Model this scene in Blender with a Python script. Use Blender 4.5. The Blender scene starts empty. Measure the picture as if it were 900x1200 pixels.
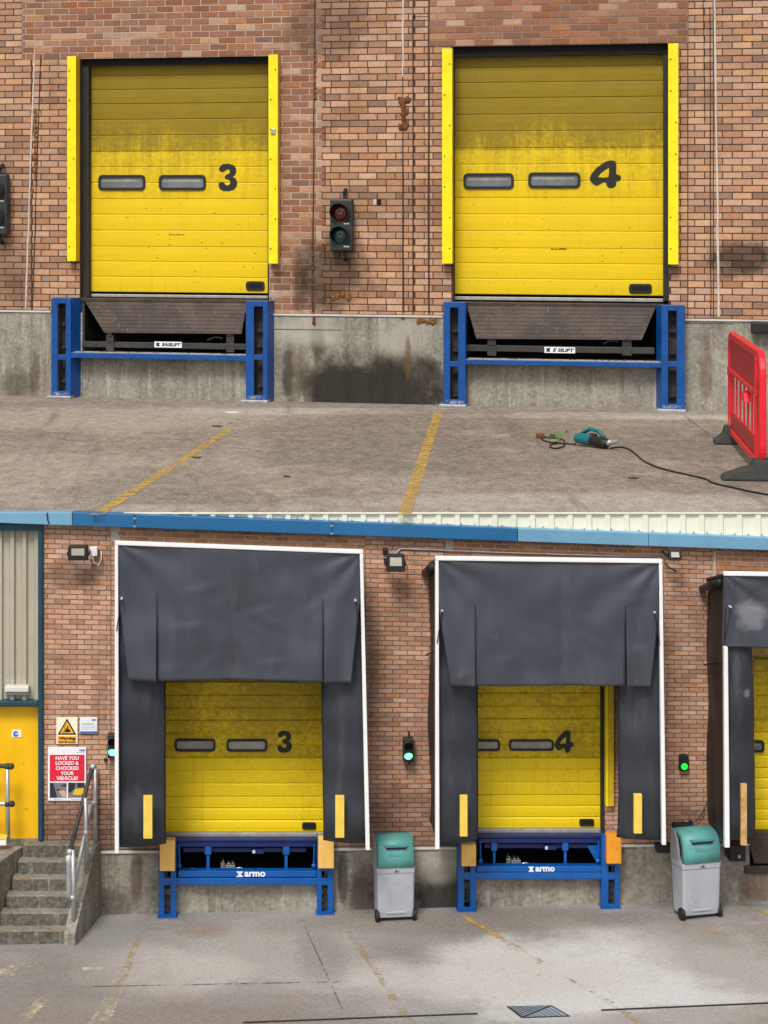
import bpy, bmesh, math, random
from mathutils import Vector, Matrix, noise as mnoise
random.seed(7)
S = bpy.context.scene
COL = S.collection
rad = math.radians

# ------------------------------------------------------------------ camera
F, VX, HY = 2400.0, 290.0, 230.0          # focal length / principal point of the 900 x 1200 photograph
cam_d = bpy.data.cameras.new("camera"); cam = bpy.data.objects.new("camera", cam_d); COL.objects.link(cam)
cam_d.sensor_fit = 'HORIZONTAL'; cam_d.sensor_width = 36.0; cam_d.lens = F / 900 * 36
cam_d.shift_x = (450 - VX) / 900; cam_d.shift_y = -(600 - HY) / 900
cam_d.clip_start = 0.5; cam_d.clip_end = 2000
cam.location = (0, 0, 0); cam.rotation_euler = (rad(90), 0, 0)
S.camera = cam

# ------------------------------------------------------------------ light
SUN_EL, SUN_AZ = 52.0, 200.0              # overcast: a wide soft sun behind the camera
W = bpy.data.worlds.new("World"); S.world = W; W.use_nodes = True
wn = W.node_tree.nodes; wl = W.node_tree.links
bg = wn['Background']; sky = wn.new('ShaderNodeTexSky'); sky.sky_type = 'NISHITA'; sky.sun_disc = False
sky.sun_elevation = rad(SUN_EL); sky.sun_rotation = rad(SUN_AZ); sky.dust_density = 4; sky.air_density = 1.0
hs = wn.new('ShaderNodeHueSaturation'); hs.inputs['Saturation'].default_value = 0.22
wl.new(sky.outputs[0], hs.inputs['Color']); wl.new(hs.outputs[0], bg.inputs['Color'])
bg.inputs['Strength'].default_value = 0.085
sd = bpy.data.lights.new("sun", 'SUN'); so = bpy.data.objects.new("sun", sd); COL.objects.link(so)
sd.energy = 1.5; sd.angle = rad(15); sd.color = (1.0, 0.965, 0.91)
az = rad(SUN_AZ)
so.rotation_euler = Vector((-math.sin(az) * math.cos(rad(SUN_EL)), -math.cos(az) * math.cos(rad(SUN_EL)), -math.sin(rad(SUN_EL)))).to_track_quat('-Z', 'Y').to_euler()
S.view_settings.view_transform = 'Standard'; S.view_settings.look = 'None'; S.view_settings.gamma = 1
S.view_settings.exposure = 0.58
S.render.film_transparent = False
try:
    S.cycles.use_denoising = True; S.cycles.max_bounces = 5
except Exception: pass

# ------------------------------------------------------------------ frames: two wall planes, measured from the photograph
class Frame:
    def __init__(s, O, ang, slope=0.0):
        s.O = Vector(O); s.ang = ang; s.slope = slope
        s.c, s.s = math.cos(ang), math.sin(ang)
    def loc(s, w):
        d = Vector(w) - s.O
        return Vector((s.c * d.x + s.s * d.y, -s.s * d.x + s.c * d.y, d.z))
    def wor(s, l):
        return Vector((s.c * l[0] - s.s * l[1], s.s * l[0] + s.c * l[1], l[2])) + s.O
    def ray(s, px, py):
        d = Vector(((px - VX) / F, 1.0, (HY - py) / F))
        return s.loc((0, 0, 0)), Vector((s.c * d.x + s.s * d.y, -s.s * d.x + s.c * d.y, d.z))
    def P(s, px, py, v=0.0):               # point of the plane v metres in front of the wall -> (x, z)
        o, d = s.ray(px, py); t = (-v - o.y) / d.y
        return o.x + d.x * t, o.z + d.z * t
    def G(s, px, py, h=0.0):               # point on the ground -> (x, y, z)
        o, d = s.ray(px, py); t = (h - (o.z - s.slope * o.x)) / (d.z - s.slope * d.x)
        return Vector((o.x + d.x * t, o.y + d.y * t, o.z + d.z * t))
    def gz(s, x): return s.slope * x
D2 = 26.0
DECK = -(600 - HY) * D2 / F
d1 = -DECK * F / (473 - HY)
U = Frame(((455 - VX) / F * d1, d1, DECK), -rad(12.5))
L = Frame((0, D2, -(1068 - HY) * D2 / F), 0.0, 0.021)

# ------------------------------------------------------------------ mesh builder
class MB:
    def __init__(s): s.v = []; s.f = []; s.cut = []
    def add(s, vs, fs):
        b = len(s.v); s.cut.append((b, len(s.f))); s.v += [tuple(q) for q in vs]; s.f += [tuple(b + i for i in f) for f in fs]; return s
    def box(s, x0, x1, y0, y1, z0, z1):
        return s.add([(x0,y0,z0),(x1,y0,z0),(x1,y1,z0),(x0,y1,z0),(x0,y0,z1),(x1,y0,z1),(x1,y1,z1),(x0,y1,z1)],
                     [(0,3,2,1),(4,5,6,7),(0,1,5,4),(1,2,6,5),(2,3,7,6),(3,0,4,7)])
    def prism(s, pts, y0, y1):             # polygon in x,z pushed along y
        n = len(pts)
        return s.add([(p[0], y0, p[1]) for p in pts] + [(p[0], y1, p[1]) for p in pts],
                     [tuple(range(n)), tuple(range(2*n-1, n-1, -1))] + [(i, (i+1) % n, n + (i+1) % n, n + i) for i in range(n)])
    def prismx(s, pts, x0, x1):            # polygon in y,z pushed along x
        n = len(pts)
        return s.add([(x0, p[0], p[1]) for p in pts] + [(x1, p[0], p[1]) for p in pts],
                     [tuple(range(n)), tuple(range(2*n-1, n-1, -1))] + [(i, (i+1) % n, n + (i+1) % n, n + i) for i in range(n)])
    def prismz(s, pts, z0, z1):
        n = len(pts)
        return s.add([(p[0], p[1], z0) for p in pts] + [(p[0], p[1], z1) for p in pts],
                     [tuple(range(n)), tuple(range(2*n-1, n-1, -1))] + [(i, (i+1) % n, n + (i+1) % n, n + i) for i in range(n)])
    def loft(s, rings, cap=True):
        n = len(rings[0]); b = len(s.v); vs = [p for r in rings for p in r]; fs = []
        for k in range(len(rings) - 1):
            for i in range(n):
                fs.append((k*n+i, k*n+(i+1) % n, (k+1)*n+(i+1) % n, (k+1)*n+i))
        if cap: fs += [tuple(range(n)), tuple(range(len(vs)-1, len(vs)-n-1, -1))]
        return s.add(vs, fs)
    def tube(s, pts, r, n=8, r1=None):
        pts = [Vector(p) for p in pts]; rings = []
        m = len(pts)
        for i, p in enumerate(pts):
            t = (pts[min(i+1, m-1)] - pts[max(i-1, 0)]).normalized()
            a = Vector((0, 0, 1)) if abs(t.z) < 0.9 else Vector((1, 0, 0))
            e = t.cross(a).normalized(); g = t.cross(e)
            rr = r if r1 is None else r + (r1 - r) * i / (m - 1)
            rings.append([p + (e * math.cos(q * math.tau / n) + g * math.sin(q * math.tau / n)) * rr for q in range(n)])
        return s.loft(rings)
    def grid(s, fn, nu, nv):
        vs = [fn(i / nu, j / nv) for j in range(nv + 1) for i in range(nu + 1)]
        w = nu + 1
        return s.add(vs, [(j*w+i, j*w+i+1, (j+1)*w+i+1, (j+1)*w+i) for j in range(nv) for i in range(nu)])
    def ell(s, c, r, nu=12, nv=8, jit=0.0):
        rings = []
        for j in range(1, nv):
            a = math.pi * j / nv
            rings.append([(c[0] + r[0]*math.sin(a)*math.cos(q*math.tau/nu)*(1+random.uniform(-jit, jit)),
                           c[1] + r[1]*math.sin(a)*math.sin(q*math.tau/nu)*(1+random.uniform(-jit, jit)),
                           c[2] + r[2]*math.cos(a)*(1+random.uniform(-jit, jit))) for q in range(nu)])
        return s.loft(rings)
    # pixel versions: measured on the plane v metres in front of frame fr's wall
    def bpx(s, fr, x0, y0, x1, y1, vf, vb):
        X0, Z1 = fr.P(x0, y0, vf); X1, Z0 = fr.P(x1, y1, vf)
        return s.box(X0, X1, -vf, -vb, Z0, Z1)
    def ppx(s, fr, pts, vf, vb):
        return s.prism([fr.P(a, b, vf) for a, b in pts], -vf, -vb)

def build(name, mb, m, base=(0, 0, 0), parent=None, bevel=0.0, smooth=False, closed=True, solid=0.0, seg=2):
    me = bpy.data.meshes.new(name)
    me.from_pydata([(a - base[0], b - base[1], c - base[2]) for a, b, c in mb.v], [], mb.f)
    if closed:
        bm = bmesh.new(); bm.from_mesh(me); bmesh.ops.recalc_face_normals(bm, faces=bm.faces); bm.to_mesh(me); bm.free()
    me.materials.append(m)
    if smooth:
        for p in me.polygons: p.use_smooth = True
    o = bpy.data.objects.new(name, me); COL.objects.link(o)
    if parent: o.parent = parent
    if bevel:
        b = o.modifiers.new("b", 'BEVEL'); b.width = bevel; b.segments = seg; b.limit_method = 'ANGLE'; b.angle_limit = rad(40)
        b.harden_normals = False
    if solid:
        b = o.modifiers.new("s", 'SOLIDIFY'); b.thickness = solid; b.offset = 0
    return o

class Thing:
    def __init__(s, fr, name, label, cat, base=(0, 0, 0), group=None):
        s.fr = fr; s.base = Vector(base)
        e = bpy.data.objects.new(name, None); COL.objects.link(e); e.empty_display_size = 0.2
        e.location = fr.wor(base); e.rotation_euler = (0, 0, fr.ang)
        e['label'] = label; e['category'] = cat
        if group: e['group'] = group
        s.o = e
    def add(s, name, mb, m, parent=None, split=False, stuff=False, **k):
        if split:                          # one object for each piece added to the builder
            cuts = mb.cut + [(len(mb.v), len(mb.f))]; o = None
            for (v0, f0), (v1, f1) in zip(cuts, cuts[1:]):
                q = MB(); q.v = mb.v[v0:v1]; q.f = [tuple(i - v0 for i in f) for f in mb.f[f0:f1]]
                o = build(name, q, m, s.base, parent or s.o, **k)
            return o
        if stuff:
            o = build(name, mb, m, s.base, parent or s.o, **k); o['kind'] = 'stuff'; return o
        return build(name, mb, m, s.base, parent or s.o, **k)

def single(fr, name, label, cat, mb, m, group=None, kind=None, base=None, **k):
    if base is None:
        base = [sum(q[i] for q in mb.v) / len(mb.v) for i in range(2)] + [min(q[2] for q in mb.v)]
    o = build(name, mb, m, base, None, **k)
    o.location = fr.wor(base); o.rotation_euler = (0, 0, fr.ang)
    if label: o['label'] = label
    if cat: o['category'] = cat
    if group: o['group'] = group
    if kind: o['kind'] = kind
    return o

def text_mb(txt, x0, x1, z0, z1, y, bold=0.0, shear=0.0, depth=0.002, wide=None):
    cu = bpy.data.curves.new("t", 'FONT'); cu.body = txt; cu.offset = bold; cu.shear = shear; cu.extrude = 0.01; cu.resolution_u = 3
    ob = bpy.data.objects.new("t", cu)
    me = bpy.data.meshes.new_from_object(ob)
    co = [v.co.copy() for v in me.vertices]; fs = [tuple(p.vertices) for p in me.polygons]
    bpy.data.objects.remove(ob); bpy.data.curves.remove(cu); bpy.data.meshes.remove(me)
    ax, bx = min(c.x for c in co), max(c.x for c in co); ay, by = min(c.y for c in co), max(c.y for c in co)
    mb = MB()
    mb.add([(x0 + (c.x - ax) / (bx - ax) * (x1 - x0), y - (depth if c.z > 0 else 0), z0 + (c.y - ay) / (by - ay) * (z1 - z0)) for c in co], fs)
    return mb
def text_px(fr, txt, x0, y0, x1, y1, v, **k):
    X0, Z1 = fr.P(x0, y0, v); X1, Z0 = fr.P(x1, y1, v)
    return text_mb(txt, X0, X1, Z0, Z1, -v, **k)

# ------------------------------------------------------------------ materials
def lin(r, g, b):
    f = lambda c: (c / 255) / 12.92 if c / 255 <= 0.04045 else ((c / 255 + 0.055) / 1.055) ** 2.4
    return (f(r), f(g), f(b), 1.0)
class NT:
    def __init__(s, name):
        s.m = bpy.data.materials.new(name); s.m.use_nodes = True; s.t = s.m.node_tree; s.n = s.t.nodes; s.l = s.t.links
        s.b = s.n['Principled BSDF']; s.out = s.n['Material Output']
        s.geo = s.n.new('ShaderNodeNewGeometry')
        s.pos = s.geo.outputs['Position']
    def set(s, sock, val):
        if hasattr(val, 'is_linked') or hasattr(val, 'links'): s.l.new(val, sock)
        else: sock.default_value = val
    def noise(s, scale, detail=5, rough=0.6, vec=None, dist=0.0):
        n = s.n.new('ShaderNodeTexNoise'); n.inputs['Scale'].default_value = scale; n.inputs['Detail'].default_value = detail
        n.inputs['Roughness'].default_value = rough; n.inputs['Distortion'].default_value = dist
        s.l.new(vec or s.pos, n.inputs['Vector']); return n.outputs['Fac']
    def stretch(s, sc):
        m = s.n.new('ShaderNodeMapping'); m.inputs['Scale'].default_value = sc; s.l.new(s.pos, m.inputs['Vector']); return m.outputs[0]
    def math(s, op, a, b=0.0, clamp=False):
        m = s.n.new('ShaderNodeMath'); m.operation = op; m.use_clamp = clamp
        s.set(m.inputs[0], a); s.set(m.inputs[1], b); return m.outputs[0]
    def ramp(s, fac, stops, const=False):
        r = s.n.new('ShaderNodeValToRGB'); s.l.new(fac, r.inputs[0]); e = r.color_ramp.elements
        if const: r.color_ramp.interpolation = 'CONSTANT'
        while len(e) < len(stops): e.new(0.5)
        for i, (p, c) in enumerate(stops): e[i].position = p; e[i].color = c if len(c) == 4 else (*c, 1)
        return r.outputs[0]
    def mask(s, fac, a, b):                # smooth 0..1 between a and b
        m = s.n.new('ShaderNodeMapRange'); m.interpolation_type = 'SMOOTHSTEP'
        s.l.new(fac, m.inputs[0]); m.inputs[1].default_value = a; m.inputs[2].default_value = b; return m.outputs[0]
    def mix(s, fac, a, b, mode='MIX'):
        m = s.n.new('ShaderNodeMix'); m.data_type = 'RGBA'; m.blend_type = mode
        s.set(m.inputs[0], fac); s.set(m.inputs[6], a); s.set(m.inputs[7], b); return m.outputs[2]
    def stain(s, c, r, ns=1.5, amt=0.8, soft=0.6):   # blob mask round world point c with radii r
        a = s.n.new('ShaderNodeVectorMath'); a.operation = 'SUBTRACT'; s.l.new(s.pos, a.inputs[0]); a.inputs[1].default_value = c
        b = s.n.new('ShaderNodeVectorMath'); b.operation = 'DIVIDE'; s.l.new(a.outputs[0], b.inputs[0]); b.inputs[1].default_value = r
        d = s.n.new('ShaderNodeVectorMath'); d.operation = 'LENGTH'; s.l.new(b.outputs[0], d.inputs[0])
        q = s.math('ADD', d.outputs['Value'], s.math('MULTIPLY', s.math('SUBTRACT', s.noise(ns, 5, 0.65), 0.5), amt * 2))
        return s.mask(q, 1.15, 1.15 - soft * 1.1)
    def bump(s, h, strength=0.3, dist=0.01):
        b = s.n.new('ShaderNodeBump'); b.inputs['Strength'].default_value = strength; b.inputs['Distance'].default_value = dist
        s.l.new(h, b.inputs['Height']); s.l.new(b.outputs[0], s.b.inputs['Normal'])
    def done(s, col=None, rough=0.6, metal=0.0, spec=0.5):
        if col is not None: s.set(s.b.inputs['Base Color'], col)
        s.set(s.b.inputs['Roughness'], rough); s.b.inputs['Metallic'].default_value = metal
        s.b.inputs['Specular IOR Level'].default_value = spec
        return s.m

def paint(name, c, var=0.12, rough=0.45, scale=3.0, metal=0.0, dirt=0.0, dirtc=(60, 52, 42), bump=0.0, spec=0.5):
    t = NT(name); c = lin(*c)
    lo = tuple(x * (1 - var) for x in c[:3]) + (1,); hi = tuple(min(1, x * (1 + var)) for x in c[:3]) + (1,)
    n = t.noise(scale, 6, 0.65)
    col = t.mix(t.mask(n, 0.3, 0.7), lo, hi)
    if dirt:
        n2 = t.noise(scale * 2.7, 8, 0.7)
        col = t.mix(t.math('MULTIPLY', t.mask(n2, 0.5, 0.75), dirt), col, lin(*dirtc))
        n3 = t.noise(scale * 9, 4, 0.7)
        col = t.mix(t.math('MULTIPLY', t.mask(n3, 0.58, 0.72), dirt * 0.8), col, lin(*dirtc))
    if bump: t.bump(t.noise(scale * 6, 6), bump, 0.01)
    r = t.math('ADD', rough - 0.08, t.math('MULTIPLY', t.noise(scale * 4, 4), 0.16))
    return t.done(col, r, metal, spec)

def brick_mat(name, cols, stains=(), speck=0.5, sat=0.9):
    t = NT(name)
    oi = t.n.new('ShaderNodeObjectInfo')
    r = t.math('FRACT', t.math('ADD', t.math('MULTIPLY', oi.outputs['Random'], 7.31), t.math('MULTIPLY', t.geo.outputs['Random Per Island'], 3.17)))
    n = len(cols)
    col = t.ramp(r, [(i / n, lin(*c)) for i, c in enumerate(cols)], const=True)
    r2 = t.math('FRACT', t.math('MULTIPLY', r, 37.7))
    hv = t.n.new('ShaderNodeHueSaturation'); t.l.new(col, hv.inputs['Color'])
    t.l.new(t.math('ADD', 0.88, t.math('MULTIPLY', r2, 0.24)), hv.inputs['Value'])
    t.l.new(t.math('ADD', sat, t.math('MULTIPLY', t.math('FRACT', t.math('MULTIPLY', r, 91.3)), 0.2)), hv.inputs['Saturation'])
    col = hv.outputs[0]
    nf = t.noise(22, 6, 0.7)
    col = t.mix(t.math('MULTIPLY', t.mask(nf, 0.35, 0.7), 0.35), col, t.mix(0.55, col, (0.02, 0.014, 0.01, 1)))
    sp = t.noise(60, 2, 0.5)
    col = t.mix(t.math('MULTIPLY', t.mask(sp, 0.64, 0.72), speck), col, (0.05, 0.03, 0.022, 1))
    big = t.noise(0.9, 5, 0.6)
    col = t.mix(t.math('MULTIPLY', t.mask(big, 0.45, 0.75), 0.4), col, lin(98, 76, 58))
    dr = t.noise(1.3, 6, 0.7, t.stretch((2.4, 2.4, 0.3)))
    col = t.mix(t.math('MULTIPLY', t.mask(dr, 0.55, 0.75), 0.35), col, lin(80, 62, 50))
    col = t.mix(t.math('MULTIPLY', t.mask(t.noise(1.9, 7, 0.75), 0.6, 0.78), 0.3), col, lin(214, 198, 182))
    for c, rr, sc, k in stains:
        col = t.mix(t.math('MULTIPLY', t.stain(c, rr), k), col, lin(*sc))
    t.bump(t.noise(45, 5, 0.7), 0.5, 0.006)
    return t.done(col, 0.9, spec=0.25)

def wp(fr, px, py, v=0.0):
    x, z = fr.P(px, py, v); return tuple(fr.wor((x, -v, z)))
UST = [(wp(U, 385, 325), (0.95, 1.5, 0.75), (48, 40, 34), 0.72), (wp(U, 868, 305), (0.65, 1.5, 0.42), (44, 38, 34), 0.8),
       (wp(U, 352, 335), (0.16, 1.5, 0.9), (35, 30, 26), 0.55), (wp(U, 15, 315), (0.7, 1.5, 0.9), (75, 60, 50), 0.4),
       (wp(U, 385, 25), (0.9, 1.5, 0.9), (70, 52, 44), 0.5), (wp(U, 420, 235), (0.9, 1.5, 0.5), (110, 86, 66), 0.3)]
LSTAIN_SHADE = [(wp(L, 95, 985), (1.3, 1.5, 0.7), (62, 46, 40), 0.6), (wp(L, 470, 985), (1.0, 1.5, 0.75), (66, 50, 42), 0.5),  # patches along the wall foot are shade painted into the brick colour
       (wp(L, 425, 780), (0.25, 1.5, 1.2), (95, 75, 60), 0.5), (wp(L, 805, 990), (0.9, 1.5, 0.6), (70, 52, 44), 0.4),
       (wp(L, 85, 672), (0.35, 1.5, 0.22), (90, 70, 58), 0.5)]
TAN = [(195, 152, 121), (187, 143, 112), (203, 161, 128), (179, 137, 109), (198, 153, 124), (190, 148, 116), (167, 131, 107), (196, 155, 129), (207, 166, 133), (185, 141, 113), (157, 125, 105), (201, 158, 124)]
RED = [(154, 106, 77), (162, 112, 82), (149, 101, 75), (160, 111, 83), (170, 121, 89), (152, 103, 77), (144, 98, 75), (180, 134, 103), (158, 108, 80), (190, 151, 121)]
ORA = [(198, 137, 98), (204, 146, 106), (190, 130, 94), (206, 152, 116), (194, 138, 102)]
TAN2 = [(210, 161, 130), (203, 152, 121), (216, 168, 136), (197, 147, 118), (212, 162, 134), (205, 157, 126), (186, 140, 116), (211, 164, 138), (219, 173, 141), (200, 149, 122)]
M_tan = brick_mat("tan_brick", TAN, UST, sat=0.90); M_red = brick_mat("red_brick", RED, UST, sat=0.88)
M_tan2 = brick_mat("pale_tan_brick", TAN2, LSTAIN_SHADE, sat=0.84); M_ora = brick_mat("orange_brick", ORA, LSTAIN_SHADE)
def mortar(name, c, stains=()):
    t = NT(name); col = t.mix(t.noise(6, 6, 0.7), tuple(x * 0.7 for x in lin(*c)[:3]) + (1,), lin(*c))
    for ce, rr, sc, k in stains: col = t.mix(t.math('MULTIPLY', t.stain(ce, rr), k), col, lin(*sc))
    t.bump(t.noise(60, 5), 0.5, 0.01); return t.done(col, 0.95, spec=0.2)
M_mdark = mortar("dark_mortar", (88, 68, 56), UST); M_mlight = mortar("pale_mortar", (196, 182, 168), UST)
M_mmid = mortar("grey_mortar", (158, 140, 128), UST)
M_mdark2 = mortar("brown_mortar", (142, 118, 100), LSTAIN_SHADE); M_mlight2 = mortar("white_mortar", (214, 200, 184))

def concrete(name, c1, c2, stains=(), fine=18, streak=True, dark=(74, 68, 58)):
    t = NT(name)
    col = t.mix(t.mask(t.noise(1.1, 7, 0.7), 0.32, 0.68), lin(*c1), lin(*c2))
    col = t.mix(t.math('MULTIPLY', t.mask(t.noise(3.3, 8, 0.75), 0.52, 0.7), 0.55), col, lin(*dark))
    if streak:
        sv = t.stretch((3.5, 3.5, 0.35))
        col = t.mix(t.math('MULTIPLY', t.mask(t.noise(1.6, 6, 0.75, sv), 0.47, 0.66), 0.6), col, lin(92, 80, 62))
        col = t.mix(t.math('MULTIPLY', t.mask(t.noise(2.3, 6, 0.75, sv), 0.53, 0.68), 0.55), col, lin(196, 192, 182))
    nf = t.noise(fine, 6, 0.75)
    col = t.mix(0.55, col, t.mix(t.mask(nf, 0.3, 0.7), t.mix(0.5, col, (0.03, 0.028, 0.024, 1)), t.mix(0.3, col, (0.8, 0.78, 0.72, 1))))
    for ce, rr, sc, k in stains:
        col = t.mix(t.math('MULTIPLY', t.stain(ce, rr), k), col, lin(*sc))
    t.bump(t.noise(14, 8, 0.75), 0.6, 0.02)
    return t.done(col, 0.88, spec=0.3)
UPS = [(wp(U, 440, 462), (1.9, 1.2, 0.95), (36, 32, 27), 0.95), (wp(U, 495, 445), (0.55, 1.2, 0.6), (52, 46, 38), 0.7), (wp(U, 372, 390), (0.16, 1, 0.8), (60, 52, 40), 0.7),
       (wp(U, 345, 440), (0.35, 1, 0.7), (84, 72, 55), 0.6), (wp(U, 395, 385), (0.2, 1, 0.2), (70, 66, 60), 0.5), (wp(U, 360, 385), (0.9, 1, 0.35), (178, 174, 162), 0.6),
       (wp(U, 470, 395), (0.7, 1, 0.4), (176, 172, 160), 0.55), (wp(U, 478, 420), (0.07, 1, 0.5), (105, 78, 50), 0.7), (wp(U, 20, 450), (0.5, 1, 0.4), (70, 62, 50), 0.6),
       (wp(U, 40, 440), (0.14, 1, 0.6), (80, 66, 48), 0.6), (wp(U, 338, 440), (0.12, 1.0, 0.6), (66, 60, 52), 0.7), (wp(U, 828, 430), (0.15, 1, 0.7), (106, 78, 52), 0.5)]
M_plinthU = concrete("weathered_concrete", (168, 164, 150), (130, 124, 110), UPS)
LPS = [(wp(L, 520, 1055), (0.5, 1, 0.42), (34, 30, 26), 0.9), (wp(L, 425, 1050), (0.22, 1, 0.45), (70, 60, 50), 0.8), (wp(L, 402, 1030), (0.08, 1, 0.4), (66, 60, 52), 0.8),
       (wp(L, 160, 1035), (0.09, 1, 0.4), (80, 64, 46), 0.7), (wp(L, 135, 1060), (0.3, 1, 0.25), (60, 54, 46), 0.6), (wp(L, 885, 1035), (0.25, 1, 0.25), (110, 82, 60), 0.6),
       (wp(L, 515, 1010), (0.35, 1, 0.3), (176, 170, 156), 0.5)]
M_plinthL = concrete("stained_concrete", (180, 172, 157), (134, 126, 112), LPS)
M_step = concrete("step_concrete", (138, 130, 116), (108, 100, 86), (), streak=False, dark=(56, 50, 38))
M_riser = concrete("mossy_riser_concrete", (84, 78, 64), (66, 60, 48), (), streak=True, dark=(44, 40, 30))
M_stepside = concrete("stair_side_concrete", (150, 142, 128), (118, 110, 96), ())

def ground_mat(name, c1, c2, c3, stains, stretch=(1, 1, 1), fine=22, dark=(70, 60, 52), pale=0.5, grit=0.75, dk=0.5, mid=0.0):
    t = NT(name)
    sv = t.stretch(stretch)
    col = t.mix(t.mask(t.noise(0.35, 7, 0.65, sv), 0.35, 0.65), lin(*c1), lin(*c2))
    col = t.mix(t.math('MULTIPLY', t.mask(t.noise(0.9, 8, 0.72, sv, 0.4), 0.54, 0.68), pale), col, lin(*c3))
    col = t.mix(t.math('MULTIPLY', t.mask(t.noise(1.5, 8, 0.78, sv), 0.53, 0.70), dk), col, lin(*dark))
    for ce, rr, sc, k in stains:
        col = t.mix(t.math('MULTIPLY', t.stain(ce, rr, 0.9), k), col, lin(*sc))
    if mid:
        md = t.noise(4.5, 8, 0.8, t.stretch((1.0, 0.6, 1)))
        col = t.mix(mid, col, t.mix(t.mask(md, 0.35, 0.65), t.mix(0.5, col, lin(52, 42, 36)), t.mix(0.4, col, lin(214, 200, 182))))
        col = t.mix(t.math('MULTIPLY', t.mask(t.noise(2.6, 3, 0.5), 0.68, 0.74), 0.6), col, lin(58, 48, 42))
        col = t.mix(t.math('MULTIPLY', t.mask(t.noise(1.7, 8, 0.8), 0.60, 0.68), 0.6), col, lin(206, 194, 178))
        tr = t.noise(0.8, 6, 0.7, t.stretch((2.2, 0.12, 1)))
        col = t.mix(t.math('MULTIPLY', t.mask(tr, 0.54, 0.70), 0.5), col, lin(74, 62, 54))
    nf = t.noise(fine, 5, 0.8)
    col = t.mix(grit, col, t.mix(t.mask(nf, 0.36, 0.64), t.mix(0.6, col, (0.03, 0.024, 0.02, 1)), t.mix(0.32, col, (0.75, 0.7, 0.62, 1))))
    sp = t.noise(fine * 0.45, 3, 0.6)
    col = t.mix(t.math('MULTIPLY', t.mask(sp, 0.66, 0.74), 0.5), col, lin(*dark))
    t.bump(t.noise(fine, 6, 0.8), 0.7, 0.02)
    return t.done(col, 0.9, spec=0.25)
def wg(fr, px, py): return tuple(fr.wor(fr.G(px, py)))
UG = [(wg(U, 285, 532), (0.5, 3.0, 1), (186, 172, 156), 0.5), (wg(U, 420, 495), (3.0, 1.2, 1), (100, 84, 74), 0.6), (wg(U, 60, 560), (3.6, 3.6, 1), (188, 170, 152), 0.7), (wg(U, 130, 490), (4.2, 2.4, 1), (184, 170, 154), 0.7), (wg(U, 330, 482), (2.3, 0.8, 1), (200, 192, 182), 0.85), (wg(U, 700, 487), (3.0, 0.7, 1), (190, 180, 168), 0.7),
      (wg(U, 800, 489), (1.2, 0.5, 1), (206, 198, 188), 0.8), (wg(U, 440, 520), (2.6, 4.5, 1), (92, 77, 66), 0.7), (wg(U, 190, 570), (1.6, 2.5, 1), (92, 78, 66), 0.55), (wg(U, 200, 600), (0.8, 0.9, 1), (198, 190, 178), 0.7),
      (wg(U, 235, 520), (0.9, 1.2, 1), (98, 84, 74), 0.5), (wg(U, 700, 590), (4.0, 1.1, 1), (202, 192, 178), 0.75), (wg(U, 790, 520), (1.5, 2.6, 1), (92, 80, 70), 0.6), (wg(U, 838, 510), (0.35, 0.7, 1), (60, 52, 42), 0.85), (wg(U, 470, 565), (1.2, 1.0, 1), (190, 178, 162), 0.4)]
M_deck = ground_mat("worn_brown_concrete", (150, 130, 114), (110, 93, 81), (188, 171, 152), UG, fine=32, dark=(80, 65, 54), pale=0.75, grit=0.7, dk=0.85, mid=0.7)
LG = [(wg(L, 200, 1195), (2.5, 0.5, 1), (112, 106, 102), 0.6), (wg(L, 640, 1085), (2.2, 0.6, 1), (120, 114, 108), 0.6), (wg(L, 450, 1130), (0.8, 1.2, 1), (118, 112, 108), 0.5), (wg(L, 730, 1150), (2.8, 1.8, 1), (216, 214, 212), 0.85), (wg(L, 180, 1140), (1.2, 0.8, 1), (196, 190, 184), 0.7), (wg(L, 330, 1110), (1.6, 1.2, 1), (184, 178, 172), 0.5), (wg(L, 40, 1160), (1.6, 1.4, 1), (120, 112, 104), 0.55),  # large pale patch right of middle is yard glare put into the colour
      (wg(L, 240, 1090), (0.4, 0.35, 1), (150, 118, 100), 0.5), (wg(L, 540, 1080), (2.5, 0.45, 1), (136, 126, 116), 0.6), (wg(L, 880, 1120), (1.4, 1.5, 1), (136, 126, 118), 0.6), (wg(L, 560, 1150), (2.2, 0.9, 1), (190, 184, 178), 0.5),
      (wg(L, 200, 1190), (3.0, 0.7, 1), (150, 136, 126), 0.5), (wg(L, 880, 1195), (2.5, 0.5, 1), (132, 118, 108), 0.6), (wg(L, 375, 1115), (0.35, 1.0, 1), (128, 122, 118), 0.5)]
M_yard = ground_mat("grey_yard_concrete", (160, 156, 153), (138, 135, 132), (188, 185, 182), LG, stretch=(0.6, 1.5, 1), fine=26, dark=(118, 106, 98), pale=0.6, grit=0.28)

def worn(name, c, keep=(0.4, 0.6), scale=5):
    t = NT(name); col = t.mix(t.noise(9, 6, 0.7), tuple(x * 0.65 for x in lin(*c)[:3]) + (1,), lin(*c))
    t.done(col, 0.85, spec=0.2)
    tr = t.n.new('ShaderNodeBsdfTransparent'); mx = t.n.new('ShaderNodeMixShader')
    f = t.mask(t.math('ADD', t.math('MULTIPLY', t.noise(scale, 8, 0.8), 0.65), t.math('MULTIPLY', t.noise(scale * 5, 6, 0.8), 0.35)), *keep)
    t.l.new(f, mx.inputs[0]); t.l.new(t.b.outputs[0], mx.inputs[2]); t.l.new(tr.outputs[0], mx.inputs[1]); t.l.new(mx.outputs[0], t.out.inputs[0])
    return t.m
M_line = worn("worn_yellow_paint", (214, 174, 88), (0.41, 0.56)); M_line2 = worn("faded_yellow_paint", (196, 166, 112), (0.47, 0.62)); M_linew = worn("faded_cream_paint", (206, 196, 166), (0.45, 0.6))
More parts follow.
